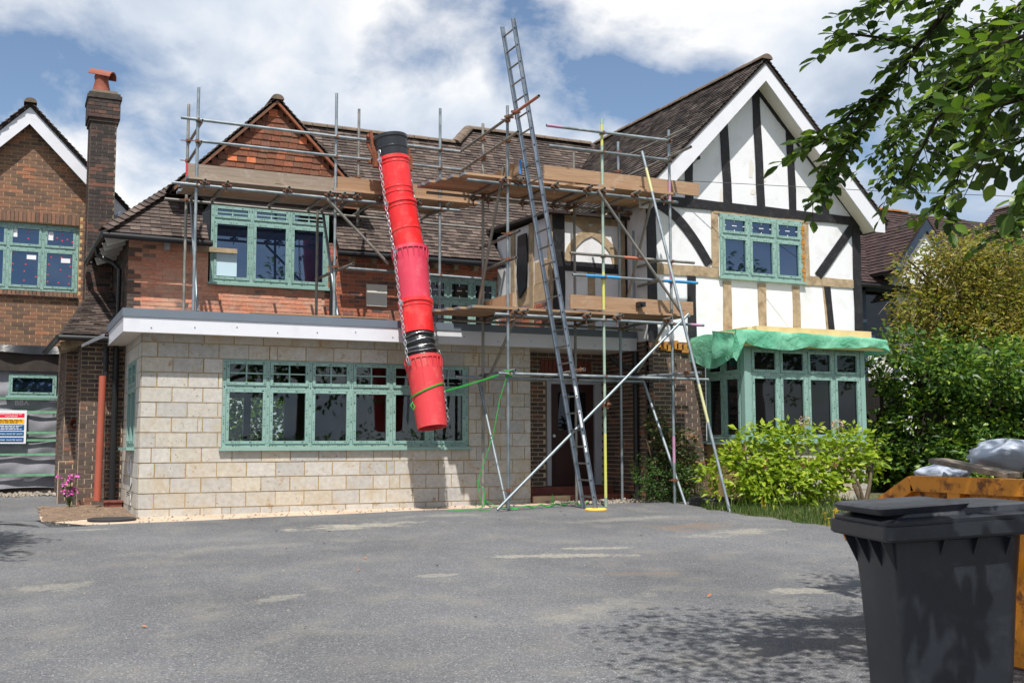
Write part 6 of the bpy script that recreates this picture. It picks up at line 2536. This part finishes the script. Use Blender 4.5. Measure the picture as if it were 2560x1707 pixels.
for k, (px, py) in enumerate(((10.05, 11.45), (10.18, 11.55), (10.6, 13.7))):
    m_ = MB()
    for i in range(9 if k < 2 else 3):
        c = V((px + rr.uniform(-.13, .13), py + rr.uniform(-.12, .12), gz(px, py) + rr.uniform(.08, .22)))
        for j in range(7):
            a = 2 * math.pi * j / 7
            leaf(m_, c, V((math.cos(a), math.sin(a), .25)), UZ, .026, .018, .1)
        m_.tube((c.x, c.y, gz(c.x, c.y) - .02), c, .0025, n=4)
    tag(obj('yellow_flowers', m_, 'yellow_flower', None), ('left clump of small yellow flowers at the drive edge beside the bin', 'right clump of small yellow flowers at the drive edge beside the bin', 'single sprig of yellow flowers under the hydrangea')[k], 'flowers')
# pink flowering plant at the pier
pf = thing('pink_flower_plant', (1.0, 19.25, .06), 'small plant with bright pink flowers at the foot of the dark brick pier', 'flowers')
m_ = MB()
f_ = MB()
for i in range(13):
    a = rr.uniform(0, 6.28)
    t = V((1.0 + .20 * math.cos(a) * rr.random(), 19.22 + .15 * math.sin(a) * rr.random(), .07 + rr.uniform(.2, .5)))
    m_.tube((1.0, 19.22, .06), t, .004, n=4)
    for j in range(5):
        leaf(m_, V((1.0, 19.22, .06)) + (t - V((1.0, 19.22, .06))) * rr.uniform(.2, .9), rvec(rr), UZ, .07, .03)
    for j in range(10):
        leaf(f_, t + rvec(rr) * .03, rvec(rr), rvec(rr), .04, .034)
obj('stems', m_, 'leaf_small', pf)
obj('blossom', f_, 'pink_flower', pf)

# ------------------------------------------------------------------ hornbeam in the foreground, its trunk outside the picture on the right
hb = thing('hornbeam_tree', (4.9, .9, -.5), 'hornbeam branch with large green leaves hanging in at the upper right', 'tree')
rr = random.Random(91)
BO = [[(4.468, 3.300, 3.525), (4.422, 4.000, 3.359), (4.284, 4.150, 3.130), (4.241, 4.300, 2.953), (4.085, 4.400, 2.698), (3.988, 4.500, 2.514), (3.832, 4.500, 2.335)],
      [(4.284, 4.150, 3.130), (4.085, 4.200, 3.170), (3.942, 4.250, 3.186), (3.852, 4.300, 3.168)],
      [(4.904, 4.400, 3.739), (4.631, 4.500, 3.634), (4.453, 4.600, 3.569), (4.272, 4.600, 3.491)],
      [(4.770, 3.600, 3.142), (4.801, 4.200, 3.068), (4.884, 4.600, 2.940), (4.920, 4.800, 2.753), (4.801, 4.800, 2.594)],
      [(4.488, 3.400, 2.791), (4.434, 3.700, 2.636), (4.378, 3.900, 2.519), (4.311, 4.000, 2.349), (4.234, 4.000, 2.187)],
      [(3.492, 2.600, 2.632), (3.441, 2.800, 2.588), (3.413, 3.000, 2.589), (3.315, 3.050, 2.550)],
      [(3.383, 2.500, 2.359), (3.386, 2.700, 2.326), (3.296, 2.800, 2.298), (3.223, 2.900, 2.287)],
      [(3.507, 2.600, 2.275), (3.377, 2.700, 2.183), (3.328, 2.800, 2.143), (3.274, 2.900, 2.116)],
      [(3.901, 2.900, 2.266), (3.789, 3.000, 2.180), (3.708, 3.050, 2.117)],
      [(6.579, 5.000, 2.787), (6.345, 5.100, 2.703), (6.227, 5.200, 2.601), (6.027, 5.200, 2.447)],
      [(4.241, 4.300, 2.953), (4.083, 4.300, 2.866), (4.006, 4.400, 2.775), (3.867, 4.400, 2.693)],
      [(4.085, 4.400, 2.698), (4.009, 4.500, 2.692), (3.871, 4.500, 2.687)],
      [(6.142, 5.000, 3.761), (6.197, 5.600, 3.678), (6.005, 5.800, 3.532), (5.762, 5.800, 3.293), (5.748, 5.800, 2.997)],
      [(6.578, 5.200, 4.311), (6.395, 5.400, 4.058), (6.286, 5.600, 3.841), (6.217, 5.700, 3.531), (6.185, 5.800, 3.193)],
      [(5.436, 4.200, 3.564), (5.344, 4.400, 3.525), (5.196, 4.500, 3.537), (5.073, 4.600, 3.478)],
      [(6.189, 4.800, 3.591), (6.127, 5.000, 3.537), (5.935, 5.100, 3.403), (5.888, 5.200, 3.232)]]
lf = []          # (pos, dir, normal, L, W)


def spray(path, L, step, twig_len):
    P = [V(p) for p in path]
    for p, q in zip(P[:-1], P[1:]):
        n = max(1, int((q - p).length / step))
        ax = (q - p).normalized()
        for i in range(n):
            b = p + (q - p) * ((i + rr.random()) / n)
            sd_ = ax.cross(UZ).normalized() * (1 if rr.random() < .5 else -1)
            d = (ax * .6 + sd_ * rr.uniform(.4, 1) + UZ * rr.uniform(-.7, .35)).normalized()
            tl = twig_len * rr.uniform(.4, 1.1)
            e = b + d * tl - UZ * (tl * .15)
            TW.path([b, (b + e) / 2 + UZ * .01, e], [.0035, .0025, .0012], 4)
            k = max(2, int(tl / .032))
            pl = d.cross(UZ).normalized()
            for j in range(k + 1):
                f = j / k
                c = b + (e - b) * f
                s2 = pl * (1 if j % 2 else -1)
                dd = (d * .75 + s2 * (.8 if j < k else .05) + UZ * rr.uniform(-.35, .1))
                nn = (UZ * 1.0 + rvec(rr) * .55)
                lf.append((c, dd.normalized(), nn.normalized(), L * rr.uniform(.7, 1.15), L * rr.uniform(.48, .62)))


TW = MB()
for k, path in enumerate(BO):
    n = len(path)
    TW.path(path, [(.016 if k in (0, 3) else .009) * (1 - .75 * i / (n - 1)) + .0015 for i in range(n)], 6)
    spray(path, .098 if k < 12 else .09, .036 if k < 12 else .026, .22 if k < 12 else .30)
crn = obj('crown', TW, 'bark_dark', hb)
proto = MB()
leaf(proto, V((0, 0, 0)), V((0, 1, 0)), UZ, 1.0, .56, .3, True)
pme = proto.mesh('hornbeam_leaf')
pme.materials.append(MATS['leaf_hornbeam'])
pme.polygons.foreach_set('use_smooth', [True] * len(pme.polygons))
lf.sort(key=lambda t: (t[0] - EYE).length)
# the nearest leaves inside the picture are objects of their own
def in_view(p):
    xr = p.x * .9067 - p.y * .4217
    fr = p.x * .4217 + p.y * .9067
    return fr > .5 and abs(xr / fr) < .475 and (p.z - 1.06) / fr < .41


near = [t for t in lf if in_view(t[0])][:300]
ids = set(id(t) for t in near)
for (c, d, n, L, w) in near:
    s = d.cross(n).normalized()
    n2 = s.cross(d)
    o = bpy.data.objects.new('leaf', pme)
    COL.objects.link(o)
    o.parent = crn
    kx = w / L / .56
    o.matrix_basis = Matrix(((s.x * L * kx, d.x * L, n2.x * L, c.x), (s.y * L * kx, d.y * L, n2.y * L, c.y), (s.z * L * kx, d.z * L, n2.z * L, c.z), (0, 0, 0, 1)))
m_ = MB()
for t in lf:
    if id(t) not in ids:
        leaf(m_, t[0], t[1], t[2], t[3], t[4], .3, True)
# the part of the crown above the picture
up_ = cloud([(3.75, 2.0, 4.4, .7, .5, .4), (3.6, 4.1, 4.35, 1.0, 1.0, .55), (2.9, 3.1, 4.25, .7, .7, .35), (3.4, 3.4, 4.6, 1.0, .8, .4), (4.9, 2.2, 4.6, 1.4, 1.4, 1.2), (4.6, 3.6, 4.7, 1.2, 1.1, .7), (*(6.399, 5.400, 4.118), .5, .5, .4), (*(6.122, 5.500, 4.258), .5, .4, .3), (*(6.403, 5.200, 3.496), .4, .5, .5), (*(6.337, 5.900, 4.072), .5, .4, .4), (*(6.572, 5.700, 3.364), .42, .4, .42), (*(6.100, 6.000, 3.386), .28, .3, .42), (*(6.064, 5.000, 3.721), .45, .4, .5)], 7600, .085, .048, 95, .3, 10, .6, .15)
b0 = len(m_.v)
m_.v += up_.v
m_.f += [tuple(b0 + i for i in f) for f in up_.f]
m_.uv += up_.uv
tag(obj('leaf_mass', m_, 'leaf_hornbeam', crn), kind='stuff')
tk = limbs((4.9, 1.0, 2.3), .10, [(BO[0][0], .02), (BO[3][0], .02), (BO[5][0], .015), (BO[9][0], .015), ((3.6, 3.9, 4.4), .02), ((3.5, 2.5, 4.2), .02), ((4.8, 2.4, 4.8), .03)], rr, .2)
tk.path([(4.95, .9, -.55), (4.92, .95, .5), (4.9, 1.0, 1.6), (4.9, 1.0, 2.4)], [.19, .15, .13, .10], 12)
obj('trunk', tk, 'bark', hb)

# tree just outside the picture on the left, whose shade lies on the drive; trees across the road that the windows mirror
def round_tree(name, label, x, y, h, ells, n, L, seed, group=None):
    t_ = thing(name, (x, y, gz(x, y)), label, 'tree', group)
    obj('crown', cloud(ells, n, L, L * .6, seed, .35 if L < .2 else .8, 12, .4, .3), 'leaf_hedge', t_)
    r2 = random.Random(seed)
    tk_ = limbs((x, y, h * .35), .10 if L < .2 else .25, [((e[0], e[1], e[2]), .03) for e in ells], r2, .2)
    tk_.path([(x, y, gz(x, y) - .1), (x, y, h * .2), (x, y, h * .37)], [.16, .13, .10] if L < .2 else [.4, .32, .26], 9)
    obj('trunk', tk_, 'bark', t_)


round_tree('street_tree', 'leafy tree just left of the picture shading the drive edge', -2.7, 12.0, 5.5, [(-1.35, 12.1, 4.5, .75, 1.0, .9), (-2.4, 12.2, 5.0, 1.4, 1.4, 1.3), (-1.8, 11.4, 5.4, .9, 1.0, .8), (-1.25, 12.6, 4.0, .45, .7, .6), (-1.45, 10.8, 4.2, .7, .8, .7)], 10500, .12, 101)
LBL = ('broad tree across the road behind the viewer, farthest left', 'broad tree across the road behind the viewer, second from left', 'broad tree across the road behind the viewer, second from right', 'broad tree across the road behind the viewer, farthest right')
for i, (x, y, h) in enumerate(((1, -24, 9.5), (15, -26, 13.0), (42, -24, 14.0), (51, -22, 13.5))):
    round_tree('road_tree', LBL[i], x, y, h, [(x, y, h * .62, 3.2, 3.0, h * .3), (x + 2, y + .5, h * .5, 2.2, 2.2, h * .25), (x - 2, y, h * .52, 2.4, 2.2, h * .26)], 2600, .45, 110 + i, 'trees across the road')
m_ = cloud([(5.0, 30.5, 1.6, 2.2, .8, 2.2), (8.0, 30.5, 1.6, 2.2, .8, 2.2), (6.5, 31.5, 2.6, 3.0, .6, 2.2)], 9000, .2, .12, 137, .4, 12, .4, .3)
tag(obj('garden_hedge', m_, 'leaf_hedge', None), 'sunlit back garden hedge glimpsed through the left pane of the extension window', 'hedge')
m_ = cloud([(x, -17 + .3 * math.sin(x), .75, 1.6, .8, 1.0) for x in range(-10, 56, 2)], 9000, .28, .18, 131, .5, 12, .4, .4)
tag(obj('front_hedge', m_, 'leaf_hedge', None), 'clipped hedge along the far side of the road behind the viewer', 'hedge')

# ------------------------------------------------------------------ small things
m_ = MB()
m_.path([(10.603, 16.250, 5.775), (11.542, 15.900, 5.732), (13.976, 14.500, 5.512), (17.038, 12.500, 5.224)], .006, 5)
tag(obj('overhead_cable', m_, 'cable', None), 'thin overhead cable running from the timbered gable to the right', 'cable')
m_ = MB()
m_.path([(10.584, 16.220, 5.766), (10.802, 16.200, 5.864), (11.094, 16.220, 6.032), (11.312, 16.240, 6.231)], .007, 5)
m_.tube((10.571, 16.200, 5.760), (10.759, 16.200, 5.845), .02, n=8)
m_.obox((11.322, 16.240, 6.247), UX * .02, UY * .03, UZ * .03)
tag(obj('cable_bracket', m_, 'cable', None), 'black cable clamp and loop on the left of the white gable', 'cable')
# coil of white cable and a grey one on the extension end wall
m_ = MB()
cc = V((1.79, 17.95, .74))
for k in range(3):
    ring = [cc + V((-.005 * k, .42 * math.cos(a) * .5, .125 * math.sin(a))) for a in [2 * math.pi * i / 20 for i in range(21)]]
    m_.path(ring, .006, 5)
m_.path([cc + V((0, .12, .15)), cc + V((-.02, 0, .12)), cc + V((-.01, -.2, .17))], .006, 5)
m_.path([cc + V((0, -.2, 0)), cc + V((0, -.22, -.3)), cc + V((0, -.24, -.6))], .006, 5)
tag(obj('cable_coil', m_, 'cable_white', None), 'coil of white cable hanging on the extension end wall', 'cable')
m_ = MB()
cc = V((1.78, 17.75, .36))
m_.path([cc + V((0, -.25, .12)), cc + V((0, 0, .0)), cc + V((-.02, .25, -.03)), cc + V((-.02, -.1, -.03)), cc + V((-.02, .3, -.06)), cc + V((-.02, -.1, -.06)), cc + V((-.02, .25, -.09))], .008, 5)
tag(obj('cable_tail', m_, 'cable', None), 'short kinked dark cable sticking out low on the extension end wall', 'cable')
# pebbles, rubble and dead leaves
rr = random.Random(131)


def stones(n, fx, smin, smax):
    m_ = MB()
    for _ in range(n):
        x, y = fx()
        s = rr.uniform(smin, smax)
        c = V((x, y, gz(x, y) + s * .35))
        a = rvec(rr)
        b = a.orthogonal().normalized()
        m_.obox(c, a * s * rr.uniform(.5, 1), b * s * rr.uniform(.5, 1), a.cross(b) * s * rr.uniform(.35, .8))
    return m_


tag(obj('wall_foot_rubble', stones(300, lambda: ((lambda x: (x, rr.uniform(wall_edge(x), 16.93)))(rr.uniform(.6, 9.9))), .004, .016), 'rubble', None), 'small rubble along the foot of the block wall', 'rubble', kind='stuff')
tag(obj('soil_stones', stones(500, lambda: (rr.uniform(.55, 1.8), rr.uniform(16.6, 19.4)), .006, .022), 'soil_stone', None), 'stones on the bare soil by the pier', 'stones', kind='stuff')
tag(obj('porch_rubble', stones(260, lambda: (rr.uniform(8.5, 10.0), rr.uniform(15.9, 16.9)), .01, .035), 'rubble', None), 'broken rubble at the foot of the entrance step', 'rubble', kind='stuff')
tag(obj('drive_grit', stones(420, lambda: (rr.uniform(-1, 9.7), rr.uniform(6.5, 15.5)), .003, .008), 'rubble', None), 'loose grit scattered on the drive', 'grit', kind='stuff')
tag(obj('garage_gravel', stones(300, lambda: (rr.uniform(-1.5, .95), rr.uniform(22.3, 23.2)), .012, .04), 'rubble', None), 'pale gravel below the garage membrane', 'gravel', kind='stuff')
m_ = MB()
for _ in range(28):
    x, y = rr.uniform(-.5, 9.5), rr.uniform(7, 16)
    leaf(m_, V((x, y, gz(x, y) + .012)), V((rr.uniform(-1, 1), rr.uniform(-1, 1), .15)), V((rr.uniform(-.4, .4), rr.uniform(-.4, .4), 1)), rr.uniform(.03, .07), .03)
tag(obj('fallen_leaves', m_, 'leaf_litter', None), 'a few dead leaves scattered on the drive', 'leaves', kind='stuff')
m_ = MB()
m_.lathe((10.55, 14.95, gz(10.5, 14.9)), UZ, [(0, .36), (.06, .37), (.07, .35), (.10, .36), (.13, .34), (.13, .0)], 24)
tag(obj('water_trough', m_, 'manhole_iron', None), 'low round black tray on the ground beside the pink banded pole', 'tray')
m_ = MB()
m_.box((9.45, 16.2, .045), (10.3, 16.42, .085))
tag(obj('sole_plate', m_, 'old_wood', None), 'timber sole board on the ground under the inner scaffold pole', 'board')
